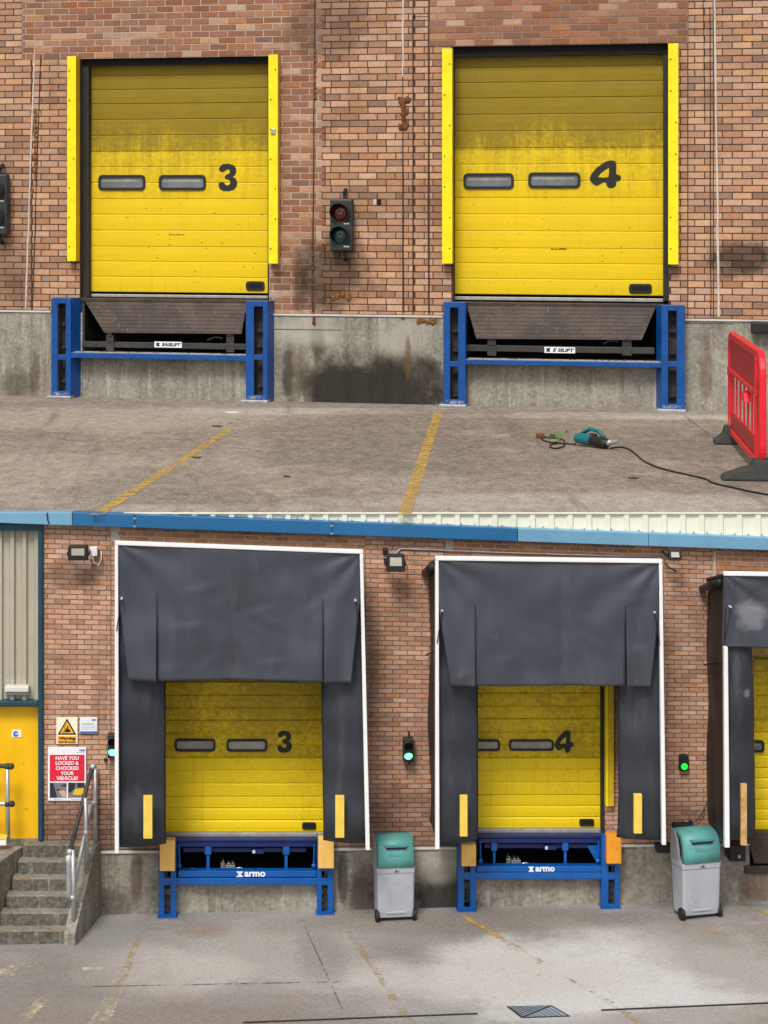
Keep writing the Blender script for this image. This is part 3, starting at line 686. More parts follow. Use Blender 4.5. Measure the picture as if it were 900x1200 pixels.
MATS_U = [M_dU]
for n, d in docks.items():
    lab = {3: "yellow dock door numbered 3 with olive grime, between bare brick and unpadded yellow guards", 4: "yellow dock door numbered 4 with olive grime, nearest the red barrier"}[n]
    v = -.30
    x0, y0, x1, y1 = d['door']
    th = dock_door(U, "sectional_door", lab, d['door'], d['lines'], d['wins'], d['num'], str(n), d['hand'], d['bot'], v, MATS_U, "yellow sectional doors of the dirty docks", M_pane)
    ox0, oy0, ox1, oy1 = d['op']
    mb = MB().bpx(U, ox0 - 4, oy0 - 2, ox1 + 2, y0 + 1.0, -.12, -.34)        # board painted dark for the shaded gap under the lintel; guide rails follow
    th.add("header_shade", mb, M_void)
    mb = MB().bpx(U, ox0 - 2, oy0, x0 + .5, y1 + 6, -.13, -.36).bpx(U, x1 - .5, oy0, ox1 + 3, y1 + 6, -.13, -.36)
    th.add("guide_rail", mb, M_seal, split=True, bevel=.01)
    # reveal lining to close the opening behind
    Xa, Za = U.P(ox0 - 12, oy0 - 12, -.42); Xb, Zb = U.P(ox1 + 12, oy1 + 20, -.42)
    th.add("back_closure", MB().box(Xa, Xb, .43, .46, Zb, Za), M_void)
    mb = MB()     # splashes and scratch marks on the lower panels
    for i in range(26):
        px = random.uniform(x0 + 8, x1 - 8); py = random.uniform(d['lines'][2] + 4, y1 - 4); w = random.uniform(.5, 2.2)
        mb.bpx(U, px, py, px + w, py + .7, v + .0052, v)
    px, py = (198, 274.5) if n == 3 else (646, 291.5)
    for i in range(8): mb.bpx(U, px + i * 2.3, py + random.uniform(-.4, .4), px + i * 2.3 + 1.8, py + 1, v + .0055, v)
    th.add("scratches", mb, M_seal, stuff=True)
# yellow guards
glabs = {(3, 0): "tall yellow steel corner guard left of door 3, with mustard side face", (3, 1): "tall yellow steel corner guard between door 3 and the unlit traffic light, with bolt head",
         (4, 0): "tall yellow corner guard left of grimy door 4, beside the dark jointed brick strip", (4, 1): "broad yellow corner guard right of grimy door 4, towards the red barrier"}
for n, d in docks.items():
    for i, (a, y0, b, y1, side) in enumerate(d['trims']):
        v = .22
        X0, Z1 = U.P(a, y0, v); X1, Z0 = U.P(b, y1, v)
        th = Thing(U, "corner_guard", glabs[(n, i)], "corner guard", (0.5 * (X0 + X1), 0, Z0), "yellow corner guards beside the dirty doors")
        th.add("front_plate", MB().box(X0, X1, -v, -v + .02, Z0, Z1), M_trim, bevel=.004)
        mb = MB()
        if side:
            Xs = U.P(side, y1, 0)[0]
            mb.prismz([(X1 - .02, -v + .021), (X1 - .001, -v + .021), (Xs, -.006), (Xs - .02, -.006)], Z0, Z1)
        else: mb.box(X1 - .022, X1 - .002, -v + .021, -.006, Z0, Z1)
        th.add("side_plate", mb, M_mustard)
        th.add("side_plate", MB().box(X0 + .002, X0 + .022, -v + .021, -.006, Z0, Z1), M_mustard)
        mb = MB()
        for k in range(7):
            z = Z0 + (Z1 - Z0) * (k + .5) / 7; x = X0 + (X1 - X0) * random.choice((.25, .75)); mb.tube([(x, -v - .01, z), (x, -v + .01, z)], .014, 8)
        th.add("bolt", mb, M_rust, split=True)
        if (n, i) == (3, 1):
            x, z = U.P(320.5, 154, v); th.add("latch_plate", MB().box(x - .05, x + .04, -v - .03, -v + .005, z - .05, z + .05), M_galv, bevel=.006)
# blue dock frames + levellers
for n, d in docks.items():
    vf = .34
    cx = U.P(0.5 * (d['post'][0][0] + d['post'][1][0]), 400)[0]
    th = Thing(U, "dock_bumper", {3: "blue slotted bumper frame left of the unlit traffic light on the tan wall", 4: "blue steel bumper frame with slotted posts, nearest the red plastic barrier"}[n], "dock bumper", (cx, -.2, 0), "blue frames of the dirty docks")
    for (a, b, s0, s1, y0, y1, side) in d['post']:
        X0, Z1 = U.P(a, y0, vf); X1 = U.P(b, y0, vf)[0]; S0, S1 = U.P(s0, y0, vf)[0], U.P(s1, y0, vf)[0]
        ym = 0.5 * (d['bar'][1] + d['bar'][2]) + 0.5
        zt = U.P(a, y0 + 6.5, vf)[1]; zm1 = U.P(a, ym - 3, vf)[1]; zm0 = U.P(a, ym + 3, vf)[1]; zb = .14
        mb = MB()
        y_, yb = -vf, -vf + .05
        mb.box(X0, S0, y_, yb, .05, Z1).box(S1, X1, y_, yb, .05, Z1)
        mb.box(S0, S1, y_, yb, zt, Z1).box(S0, S1, y_ + .003, yb, zm0, zm1).box(S0, S1, y_, yb, .05, zb)
        po = th.add("post", mb, M_blue, bevel=.006)
        mb = MB()
        if side and side[1] > side[0]:
            Xs = U.P(side[1], y1, 0)[0]
            mb.prismz([(X1 - .03, yb), (X1 - .001, yb), (Xs, -.022), (Xs - .03, -.022)], .05, Z1 - .004)
            mb.box(X0 + .001, X0 + .03, yb, -.022, .05, Z1 - .004)
        elif side:
            Xs = U.P(side[1], y1, 0)[0]
            mb.prismz([(X0 + .001, yb), (X0 + .03, yb), (Xs + .03, -.022), (Xs, -.022)], .05, Z1 - .004)
            mb.box(X1 - .03, X1 - .001, yb, -.022, .05, Z1 - .004)
        else:
            mb.box(X0 + .001, X0 + .03, yb, -.022, .05, Z1 - .004).box(X1 - .03, X1 - .001, yb, -.022, .05, Z1 - .004)
        th.add("side_web", mb, M_blue, po, split=True)
        th.add("cap", MB().box(X0, X1, -vf + .052, -.03, Z1 - .02, Z1 - .006), M_blue, po)
        mb = MB()
        for k in range(5):
            z = .3 + (Z1 - .5) * k / 4 + random.uniform(-.1, .1); mb.box(S0 + .02, S1 - .01, -.13, -.06, z - .03, z + .03)
            mb.tube([(0.5 * (S0 + S1), -.17, z), (0.5 * (S0 + S1), -.12, z)], .022, 8)
        th.add("bolt", mb, M_beam, po, split=True)
        th.add("back_strip", MB().box(S0 - .04, S1 + .04, -.06, -.03, .05, Z1 - .05), M_beam, po)
        pl = th.add("base_plate", MB().box(X0 - .07, X1 + .02, -vf - .09, -.05, 0.002, .05), M_galv if n else M_blue, bevel=.008)
        th.add("chipped_paint", MB().box(X0 + .02, X1 - .03, -vf - .002, -vf + .01, .06, .12), M_chip, po)
    y0, y1, y2, xa, xb = d['bar']
    X0, Z1 = U.P(xa - .5, y1, vf - .01); X1, Z0 = U.P(xb, y2, vf - .01)
    th.add("crossbar", MB().box(X0, X1, -vf + .012, -.024, Z0, Z1), M_blue, bevel=.008)
    th.add("ledge", MB().box(X0 + .05, X1 - .03, -vf + .03, -.03, Z1 + .001, Z1 + .008), M_dust)
    mb = MB()
    for i in range(60):
        x = random.uniform(X0 + .1, X1 - .1); y = random.uniform(-.2, -.05); r = random.uniform(.008, .025); mb.ell((x, y, Z1 + .008 + r * .4), (r, r, r * .6), 6, 4, .3)
    o = th.add("grit", mb, M_lip); o['kind'] = 'stuff'
    # leveller
    lv = Thing(U, "dock_leveller", {3: "brown checker plate leveller lip hanging left of the unlit traffic light, with full lettered plate", 4: "brown checker plate leveller lip near the red barrier, its plate missing a letter"}[n], "dock leveller", (cx, 0, Z1), "worn levellers of the dirty docks")
    q = d['lip']; vt, vb = -.02, .16
    A, B = U.P(*q[0], vt), U.P(*q[1], vt); C, Dd = U.P(*q[2], vb), U.P(*q[3], vb)
    mb = MB(); th_ = .03
    fr4 = [(A[0], -vt, A[1]), (B[0], -vt, B[1]), (C[0], -vb, C[1]), (Dd[0], -vb, Dd[1])]
    mb.add(fr4 + [(p[0], p[1] + th_ * 1.6, p[2]) for p in fr4], [(0, 1, 2, 3), (7, 6, 5, 4), (0, 4, 5, 1), (1, 5, 6, 2), (2, 6, 7, 3), (3, 7, 4, 0)])
    lv.add("lip_plate", mb, M_lip, bevel=.006)
    mb = MB()      # raised chequer studs on the plate
    e1 = (Vector(fr4[1]) - Vector(fr4[0])); 
    for j in range(9):
        for i in range(60):
            s = (i + (j % 2) * .5 + .3) / 60.5; t = (j + .5) / 9
            pa = Vector(fr4[0]).lerp(Vector(fr4[3]), t); pb = Vector(fr4[1]).lerp(Vector(fr4[2]), t)
            p = pa.lerp(pb, s); a = rad(45 if (i + j) % 2 else -45); dx, dz = .03 * math.cos(a), .03 * math.sin(a)
            w = .008
            mb.add([p + Vector((-dx, -.002, -dz)), p + Vector((w * math.sin(a), -.012, -w * math.cos(a))), p + Vector((dx, -.002, dz)), p + Vector((-w * math.sin(a), -.012, w * math.cos(a)))], [(0, 1, 2, 3)])
    o = lv.add("chequer_pattern", mb, M_beam, closed=False); o['kind'] = 'stuff'
    X0, Zt = U.P(d['beam'][0], d['beam'][1], .08); X1, Zb = U.P(d['beam'][2], d['beam'][3], .08)
    lv.add("lip_beam", MB().box(X0, X1, -.08, .04, Zb, Zt), M_beam, bevel=.01)
    a, z1 = U.P(d['label'][0], d['label'][1], .09); b, z0 = U.P(d['label'][2], d['label'][3], .09)
    lb = lv.add("name_plate", MB().box(a, b, -.09, -.078, z0, z1), M_print['white'])
    h = z1 - z0
    lv.add("lettering", text_mb("EASILIFT" if n == 3 else "E SILIFT", a + (b - a) * .27, b - .015, z0 + h * .2, z1 - h * .2, -.0905, bold=.045, shear=.25), M_print['black'], lb)
    mb = MB(); lx0, lx1 = a + (b - a) * .05, a + (b - a) * .2
    mb.prism([(lx0, z0 + h * .2), (lx0 + .05, z0 + h * .2), (lx1, z1 - h * .2), (lx1 - .05, z1 - h * .2)], -.0925, -.0905).prism([(lx1 - .05, z0 + h * .2), (lx1, z0 + h * .2), (lx0 + .05, z1 - h * .2), (lx0, z1 - h * .2)], -.0935, -.0905)
    lv.add("logo_mark", mb, M_print['black'], lb)
    for a, b in d['keep']:
        y = d['beam'][1]; mb = MB()
        mb.bpx(U, a, y - 8, b + 1, y + 1, .11, .0).bpx(U, a + 1, y - 13, b - 1, y - 6, .13, .06).bpx(U, a, y + .5, b + 1.5, y + 13, .10, .075)
        lv.add("lip_keeper", mb, M_beam, bevel=.008)
    pth = [U.P(d['keep'][1][0] - 22 + i * 3, d['beam'][1] - 1 - 4 * math.sin(i / 6 * 2.6), .06) for i in range(7)]
    lv.add("hose", MB().tube([(p[0], -.06, p[1]) for p in pth], .02, 6), M_beam, smooth=True)
    # pit sides hold the leveller: dark boards either side
    mb = MB().bpx(U, q[0][0] - 3, q[0][1], q[0][0] + 1, d['floor'], -.03, -.8).bpx(U, q[1][0] - 1, q[1][1], q[1][0] + 3, d['floor'], -.03, -.8)
    lv.add("pit_side", mb, M_beam, split=True)
    X0, Zt = U.P(d['op'][0], q[0][1] - 1.5, .0); X1 = U.P(d['op'][2], 352, 0)[0]
    lv.add("deck_edge", MB().box(X0, X1, .0, .9, Zt - .06, Zt), M_lip, bevel=.005)

# traffic signals
def signal(fr, label, x0, y0, x1, y1, v, lit, group, brackets=True):
    X0, Z1 = fr.P(x0, y0, v); X1, Z0 = fr.P(x1, y1, v); w = X1 - X0; h = Z1 - Z0
    th = Thing(fr, "traffic_light", label, "traffic light", (0.5 * (X0 + X1), 0, Z0), group)
    th.add("housing", MB().box(X0, X1, -v, -v * .25, Z0, Z1), M_signal, bevel=w * .07)
    th.add("mounting", MB().box(X0 + w * .35, X1 - w * .35, -v * .26, -.004, Z0 + h * .2, Z1 - h * .2), M_black)
    for k in range(2):
        cz = Z0 + h * (.74 if k == 0 else .30); cx = 0.5 * (X0 + X1) - w * .03; r = w * .40
        m = (M_redlens if k == 0 else M_greenlens) if not lit else (M_void if k == 0 else M_glow)
        mb = MB(); rings = []
        for t in range(5):
            a = t / 4 * math.pi / 2; rings.append([(cx + r * .97 * math.cos(a) * math.cos(q * math.tau / 20), -v - .012 - .05 * math.sin(a) * r / .17, cz + r * .97 * math.cos(a) * math.sin(q * math.tau / 20)) for q in range(20)])
        mb.loft(rings)
        th.add("lens", mb, m, smooth=True)
        # visor: an open hood, longer at the top
        mb = MB(); n = 22; ro = r * 1.06; ri = r * .98; vs = []
        for i in range(n + 1):
            a = rad(-65 + 310 * i / n); ln = v * .2 + r * 1.25 * (0.5 + 0.5 * math.sin(a)) 
            ca, sa = math.cos(a), math.sin(a)
            vs += [(cx + ro * ca, -v, cz + ro * sa), (cx + ro * ca, -v - ln, cz + ro * sa), (cx + ri * ca, -v - ln, cz + ri * sa), (cx + ri * ca, -v, cz + ri * sa)]
        fs = []
        for i in range(n):
            for e in range(4): fs.append((4*i+e, 4*i+(e+1) % 4, 4*(i+1)+(e+1) % 4, 4*(i+1)+e))
        th.add("visor", mb.add(vs, fs), M_signal, smooth=False)
        if fr is U: th.add("lettering", MB().box(X1 - w * .38, X1 - w * .14, -v - .003, -v + .01, cz - r * 1.3, cz - r * 1.16), M_print['white'])
    if brackets:
        for zz, sg in ((Z1, 1), (Z0, -1)):
            th.add("bracket", MB().tube([(X0 + w * .6, -v * .6, zz), (X0 + w * .6, -v * .6, zz + sg * .1 * w / .4), (X0 + w * .6, -.01, zz + sg * .16 * w / .4)], w * .09, 8), M_black)
    return th
signal(U, "unlit twin lens traffic light on brick between doors 3 and 4", 386.5, 233, 413, 294, .28, False, "unlit traffic lights")
signal(U, "unlit traffic light cut off at the edge, left of the foam filled joint", -17, 204, 8, 275, .28, False, "unlit traffic lights")
# rubber bumper
mb = MB().bpx(U, 880, 377, 920, 391.5, .25, .02)
single(U, "rubber_bumper", "black rubber block bolted to the concrete behind the red barrier", "bumper", mb, M_black, bevel=.03)

# red plastic barrier
A = U.G(857, 519); B = U.G(893, 563); Lb = (B - A).length; dirb = (B - A).normalized(); nrm = Vector((-dirb.y, dirb.x, 0))
if nrm.x > 0: nrm = -nrm                      # side facing the camera's left
bar = Thing(U, "safety_barrier", "red plastic pedestrian barrier on black rubber feet beside grimy dock 4", "barrier", A)
HB = 1.82
def bp(s, z, t=0.0): p = A + dirb * s + nrm * t; return (p.x, p.y, p.z + z)
def bprism(pts, t0, t1, mb=None):
    mb = mb or MB(); n = len(pts)
    return mb.add([bp(p[0], p[1], t0) for p in pts] + [bp(p[0], p[1], t1) for p in pts], [tuple(range(n)), tuple(range(2*n-1, n-1, -1))] + [(i, (i+1) % n, n+(i+1) % n, n+i) for i in range(n)])
def bring(po, pi, t0, t1):
    mb = MB(); n = len(po)
    return mb.add([bp(*p, t0) for p in po] + [bp(*p, t0) for p in pi] + [bp(*p, t1) for p in po] + [bp(*p, t1) for p in pi],
        [(i, (i+1) % n, n+(i+1) % n, n+i) for i in range(n)] + [(2*n+i, 3*n+i, 3*n+(i+1) % n, 2*n+(i+1) % n) for i in range(n)] +
        [(i, 2*n+i, 2*n+(i+1) % n, (i+1) % n) for i in range(n)] + [(n+i, n+(i+1) % n, 3*n+(i+1) % n, 3*n+i) for i in range(n)])
s0, s1, zb0 = -.1, Lb + .12, .16
bar.add("frame", bring(rounded(s0, s1, zb0, HB, .32, 6), rounded(s0 + .16, s1 - .2, zb0 + .10, HB - .12, .22, 6), -.05, .05), M_redp, bevel=.02)
bar.add("top_board", bprism(rounded(s0 + .22, s1 - .6, HB - .58, HB - .13, .05), -.02, .03), M_redk, bevel=.006)
bar.add("bottom_board", bprism(rounded(s0 + .22, s1 - .5, zb0 + .12, zb0 + .36, .05), -.02, .025), M_redk, bevel=.006)
ns = 7
for i in range(ns):
    s = s0 + .42 + (s1 - .85 - s0 - .42) * i / (ns - 1)
    bar.add("slat", bprism([(s - .07, zb0 + .09), (s + .07, zb0 + .09), (s + .07, HB - .60 + .02), (s - .07, HB - .60 + .02)], -.012, .012), M_redp, bevel=.004)
bar.add("rail", bprism([(s0 + .2, HB - .66), (s1 - .3, HB - .66), (s1 - .3, HB - .585), (s0 + .2, HB - .585)], -.05, .06), M_redp, bevel=.01)
bar.add("post", bprism(rounded(s1 - .58, s1 - .40, zb0 + .1, HB - .11, .04), -.06, .065), M_redp, bevel=.015)
bar.add("bracket", bprism([(s0 + .42 + 2.1, .95), (s0 + .42 + 2.6, .95), (s0 + .42 + 2.5, 1.08), (s0 + .42 + 2.15, 1.08)], -.05, .09), M_redp, bevel=.01)
mb = MB()
for i in range(9):
    z = .86 + i * .062; bprism([(s1 - .36, z), (s1 - .06, z), (s1 - .06, z + .034), (s1 - .36, z + .034)], -.05, .05, mb)
bar.add("reflector_bar", mb, M_redk, split=True)
bar.add("hinge_peg", bprism(rounded(s0 - .07, s0 + .03, 1.08, 1.24, .03), -.05, .05), M_black)
for c, ln in ((.12, .5), (Lb - .05, .95)):
    mb = MB(); pts = [(-ln * .6, 0), (-ln * .56, .07), (-ln * .3, .16), (-.14, .2), (-.12, .30), (.12, .30), (.14, .2), (ln * .3, .16), (ln * .56, .07), (ln * .6, 0)]
    n = len(pts); vs = []
    for sg in (-.19, .19):
        for t, z in pts: vs.append(bp(c + sg * (1 - z * .8), z + .002, t))
    mb.add(vs, [tuple(range(n)), tuple(range(2*n-1, n-1, -1))] + [(i, (i+1) % n, n+(i+1) % n, n+i) for i in range(n)])
    bar.add("foot", mb, M_rubber, bevel=.03)
x, y, z = bp(s1 - .72, HB - .36, .031)
bar.add("lettering", bprism([(s1 - .68, HB - .42), (s1 - .62, HB - .42), (s1 - .62, HB - .22), (s1 - .68, HB - .22)], .02, .035), M_print['white'])

# power tool with cable
T0 = U.G(677, 522); T1 = U.G(722, 528); tool = Thing(U, "power_tool", "teal and black corded power tool lying on the bare yard", "power tool", T0)
dt = (T1 - T0).normalized(); nt_ = Vector((-dt.y, dt.x, 0)); LT = (T1 - T0).length
def tring(s, w, h, zc, off=0, n=14): 
    c = T0 + dt * s + nt_ * off
    return [(c.x + nt_.x * w * math.cos(a * math.tau / n), c.y + nt_.y * w * math.cos(a * math.tau / n), zc + h * math.sin(a * math.tau / n)) for a in range(n)]
k = LT / .9
tool.add("motor_body", MB().loft([tring(-.04*k, .07*k, .07*k, .13*k), tring(0, .10*k, .095*k, .13*k), tring(.2*k, .10*k, .095*k, .13*k), tring(.33*k, .095*k, .09*k, .125*k)]), M_tealtool, smooth=False, bevel=.01)
tool.add("front_housing", MB().loft([tring(.33*k, .09*k, .085*k, .125*k), tring(.5*k, .095*k, .09*k, .11*k), tring(.66*k, .10*k, .09*k, .10*k), tring(.72*k, .06*k, .06*k, .10*k)]), M_black, bevel=.01)
tool.add("chuck", MB().loft([tring(.72*k, .05*k, .05*k, .11*k), tring(.76*k, .05*k, .05*k, .12*k), tring(.78*k, .035*k, .035*k, .125*k), tring(.95*k, .04*k, .04*k, .16*k)]), M_galv)
tool.add("handle", MB().tube([T0 + dt*.02*k + nt_*.08*k + Vector((0,0,.2*k)), T0 + dt*.2*k + nt_*.10*k + Vector((0,0,.30*k)), T0 + dt*.4*k + nt_*.10*k + Vector((0,0,.28*k)), T0 + dt*.55*k + nt_*.09*k + Vector((0,0,.18*k))], .035*k, 8), M_tealtool, smooth=True)
tool.add("trigger", MB().tube([T0 + dt*.2*k + nt_*.1*k + Vector((0,0,.2*k)), T0 + dt*.35*k + nt_*.1*k + Vector((0,0,.2*k))], .03*k, 8), M_black)
def cpts(pix, r, sub=6):
    P = [U.G(a, b, r) for a, b in pix]; out = []
    for i in range(len(P) - 1):
        p0, p1, p2, p3 = P[max(i-1, 0)], P[i], P[i+1], P[min(i+2, len(P)-1)]
        for j in range(sub):
            t = j / sub; out.append(0.5 * ((2*p1) + (-p0+p2)*t + (2*p0-5*p1+4*p2-p3)*t*t + (-p0+3*p1-3*p2+p3)*t**3))
    return out + [P[-1]]
single(U, "tool_cable", "thin black cable trailing from the power tool under the barrier foot", "cable", MB().tube(cpts([(716, 525), (728, 524), (738, 527), (746, 533), (756, 541), (775, 549), (800, 555), (826, 561), (836, 566), (862, 572), (885, 577), (930, 585)], .014), .014, 6), M_cord, smooth=True)
o = tool.add("cable_tail", MB().tube(cpts([(675, 520.5), (664, 520), (654, 519.5), (646, 521), (645, 524), (652, 525.5), (660, 523), (662, 519), (659, 515), (650, 513), (640, 512.5), (634, 513), (637, 516), (646, 518.5), (655, 518)], .014), .014, 6), M_cord, smooth=True)
g = U.G(633, 513.5); tool.add("plug", MB().box(g.x - .07, g.x + .07, g.y - .06, g.y + .06, .002, .08), M_rust, bevel=.02)
pl = Thing(U, "weed_sprig", "small bright green weed sprig growing beside the cable loop", "weed", U.G(655, 520))
mb = MB()
g = U.G(655, 520)
for i in range(16):
    a = random.uniform(0, math.tau); r = random.uniform(.03, .2); z = random.uniform(.05, .22); c = Vector((g.x + r*math.cos(a), g.y + r*math.sin(a), z)); w = random.uniform(.03, .055)
    e = Vector((math.cos(a+.7), math.sin(a+.7), random.uniform(-.4, .6))) * w; f = Vector((-math.sin(a), math.cos(a), random.uniform(0, .8))) * w * .7
    m2 = MB().add([c - e, c - f * .8, c + e, c + f + Vector((0, 0, .01))], [(0, 1, 2, 3)])
    pl.add("leaf", m2, M_leaf, closed=False, solid=.003)
mb = MB()
for i in range(4):
    a = i * 1.7; mb.tube([(g.x, g.y, 0), (g.x + .08*math.cos(a), g.y + .08*math.sin(a), .16)], .007, 5)
pl.add("stem", mb, M_leaf)
def flake(px, py, w, h, m, nm, lab, cat, grp=None):
    c = U.G(px, py); mb = MB()
    pts = [(c.x + w * (.5 + random.uniform(-.1, .1)) * math.cos(a), c.y + h * (.5 + random.uniform(-.15, .15)) * math.sin(a)) for a in [rad(q) for q in (10, 60, 130, 200, 250, 320)]]
    mb.prismz(pts, .008, .02); single(U, nm, lab, cat, mb, m, group=grp)
flake(273, 484, .26, .22, M_print['white'], "paper_scrap", "white paper scrap on the yard below the right post of dock 3", "litter")
for x, y, s_, lab in [(254, 500, .13, "small brown dead leaf at the upper end of the left yellow line"), (230, 537, .1, "small brown dead leaf just right of the left yellow line"), (336, 559, .08, "small brown dead leaf on bare concrete midway between the two yellow lines"),
                 (742, 561, .10, "small brown dead leaf lying in front of the trailing tool cable")]:
    flake(x, y, s_ * 1.4, s_, M_rust, "dead_leaf", lab, "leaf", "dead leaves on the bare yard")

# ================================================================== LOWER YARD
def Lx(px, py=900, v=0): return L.P(px, py, v)[0]
def Lz(px, py, v=0): return L.P(px, py, v)[1]
zc = Lz(290, 900); KT = 0.0118
def zmapL(x, z): return zc + (z - zc) * (1 - KT * x)
def zpx(px, py, v=0): return L.P(px, py, v)
wallL = Thing(L, "brick_wall", "clean tan brick wall behind the padded dock shelters", "wall", (0, 0, Lz(290, 994)))
LP_, LC_, LJ_ = 17.3 / (F / D2), 5.72 / (F / D2), .0105
znp = Lz(290, 994.5); znt = Lz(290, 622)
xw0, xw1 = Lx(50.5), Lx(1040)
# openings (nominal coordinates before the slight fall of the courses)
def nomz(px, py):
    x, z = L.P(px, py); return zc + (z - zc) / (1 - KT * x)
opens = {'a': (Lx(189), Lx(384), nomz(286, 770)), 'b': (Lx(516), Lx(709), nomz(612, 772)), 'c': (Lx(884), Lx(1100), nomz(900, 745))}
holesL = [(a, b, -1, c) for a, b, c in opens.values()]
hdrz = round(nomz(290, 647) / LC_) * LC_
def edgeL(k, x0, x1): return x0 + (.09 if (k // 3) % 2 else 0), x1
x130, x430, x520, x780, x837 = [Lx(q) for q in (130, 428, 522, 778, 838)]
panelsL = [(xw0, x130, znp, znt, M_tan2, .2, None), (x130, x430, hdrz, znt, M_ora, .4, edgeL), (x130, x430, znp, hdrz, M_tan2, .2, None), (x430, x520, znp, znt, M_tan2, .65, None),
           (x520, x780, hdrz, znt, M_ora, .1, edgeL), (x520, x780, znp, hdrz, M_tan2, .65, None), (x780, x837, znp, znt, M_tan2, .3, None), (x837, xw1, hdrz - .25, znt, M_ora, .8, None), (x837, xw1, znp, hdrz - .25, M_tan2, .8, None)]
def insideL(x, z):
    z = zmapL(x, z); px = VX + F * x / D2; w = L.wor((x, 0, z)); py = HY - F * w.z / D2
    ok = (58 < px < 126 and 635 < py < 985) or (436 < px < 496 and 640 < py < 965) or (786 < px < 824 and 650 < py < 955)
    if ok and (55 < px < 125 and 836 < py < 945): return 0
    return 1.0 if ok else 0
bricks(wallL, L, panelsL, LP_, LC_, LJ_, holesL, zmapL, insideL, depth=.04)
def lrect(mb, x0, x1, z0, z1, y0, y1):
    mb.prism([(x0, zmapL(x0, z0)), (x1, zmapL(x1, z0)), (x1, zmapL(x1, z1)), (x0, zmapL(x0, z1))], y0, y1)
mbd, mbl = MB(), MB()
prev = xw0
for a, b, c in opens.values():
    lrect(mbd, prev, a, znp, hdrz, .006, .4); lrect(mbd, a, b, c, hdrz, .006, .4); prev = b
lrect(mbd, xw0, x130, hdrz, znt, .006, .4); lrect(mbd, x430, x520, hdrz, znt, .006, .4); lrect(mbd, x780, x837, hdrz, znt, .006, .4)
lrect(mbl, x130, x430, hdrz, znt, .006, .4); lrect(mbl, x520, x780, hdrz, znt, .006, .4); lrect(mbl, x837, xw1, hdrz, znt, .006, .4)
wallL.add("mortar", mbd, M_mdark2, split=True); wallL.add("mortar", mbl, M_mlight2, split=True)
mb = MB()
for a, b in ((117, 186), (385, 545), (726, 880)): lrect(mb, Lx(a), Lx(b), znp - .028, znp - .002, -.04, 0)
wallL.add("flashing", mb, M_flash, split=True)
mb = MB(); a = L.P(837.5, 648, .01); mb.box(a[0] - .012, a[0] + .012, -.01, .01, Lz(837, 676), Lz(837, 646)); wallL.add("joint_sealant", mb, M_sealant)
# plinth
plL = Thing(L, "concrete_plinth", "stained concrete plinth below the padded docks with pit recesses", "plinth", (0, 0, 0))
mb = MB(); zt = znp - .03
for a, b in ((110, 196), (380, 548), (716, 878)): lrect(mb, Lx(a), Lx(b), -.4, zt, -.015, 1.0)
lrect(mb, Lx(196), Lx(380), -.4, nomz(286, 1030), -.015, 1.0); lrect(mb, Lx(548), Lx(716), -.4, nomz(630, 1024), -.015, 1.0); lrect(mb, Lx(878), xw1, -.4, nomz(890, 1017), -.015, 1.0)
plL.add("plinth", mb, M_plinthL, split=True)
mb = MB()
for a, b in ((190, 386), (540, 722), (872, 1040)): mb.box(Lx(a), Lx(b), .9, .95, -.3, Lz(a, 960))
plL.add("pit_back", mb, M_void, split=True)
plL.add("rust_patch", MB().bpx(L, 878, 1015, 905, 1019, .02, 0), M_rust)
# fascia, cladding
fas = Thing(L, "fascia_board", "long blue and pale blue metal fascia running along the eaves", "fascia", (0, -.15, Lz(290, 622, .15)))
def fpoly(x0, x1, m, top0, bot0, top1, bot1, nm="fascia_panel"):
    fas.add(nm, MB().ppx(L, [(x0, bot0), (x1, bot1), (x1, top1), (x0, top0)], .15, -.02), m, bevel=.008)
ft = lambda x: max(600.5, 600.2 + (x - 85) * .0366); fb = lambda x: 613 + x * .0356
for a, b, m in ((-120, 84.6, M_fasc2), (85.2, 158, M_fasc), (158.4, 389, M_fasc), (389.4, 606.6, M_fasc), (607.2, 760, M_fasc2), (760.4, 1040, M_fasc2)):
    if a < 85: fas.add("fascia_panel", MB().ppx(L, [(a, fb(a)), (b, fb(b)), (b, 600.5), (a, 600.5)], .15, -.02), m, bevel=.008)
    else: fpoly(a, b, m, ft(a), fb(a), ft(b), fb(b))
mb = MB()
for x in (157, 388):
    for y in (4, 13): mb.bpx(L, x - .8, ft(x) + y, x + 2.4, ft(x) + y + 2, .156, .14)
fas.add("rivet", mb, M_galv, split=True)
mb = MB().tube([(L.P(55, 600, .17)[0], -.17, L.P(55, 600.6, .17)[1]), (L.P(55.5, 608, .17)[0], -.17, L.P(55, 608, .17)[1]), (L.P(57.5, 614, .17)[0], -.17, L.P(57, 614, .17)[1])], .008, 6)
fas.add("drip_cable", mb, M_cord)
rf = Thing(L, "roof_cladding", "cream ribbed metal cladding above the blue fascia", "cladding", (0, 0, Lz(700, 625)))
mb = MB(); pts = []
xx = Lx(-120); pit = 22.0 / (F / D2); ztop = DECK - L.O.z
while xx < Lx(1040):
    for u, y in ((0, -.02), (.60, -.02), (.68, -.05), (.92, -.05), (1.0, -.02)): pts.append((xx + u * pit, y))
    xx += pit
pts = [p for i, p in enumerate(pts) if i == 0 or p[0] > pts[i-1][0] + 1e-6]
n = len(pts)
mb.add([(p[0], p[1], L.P(VX + p[0] * F / D2, ft(VX + p[0] * F / D2) + 1, .0)[1] - .01) for p in pts] + [(p[0], p[1], ztop - .002) for p in pts], [(i, i+1, n+i+1, n+i) for i in range(n-1)])
rf.add("ribbed_sheet", mb, M_clad, closed=False)
mb = MB()
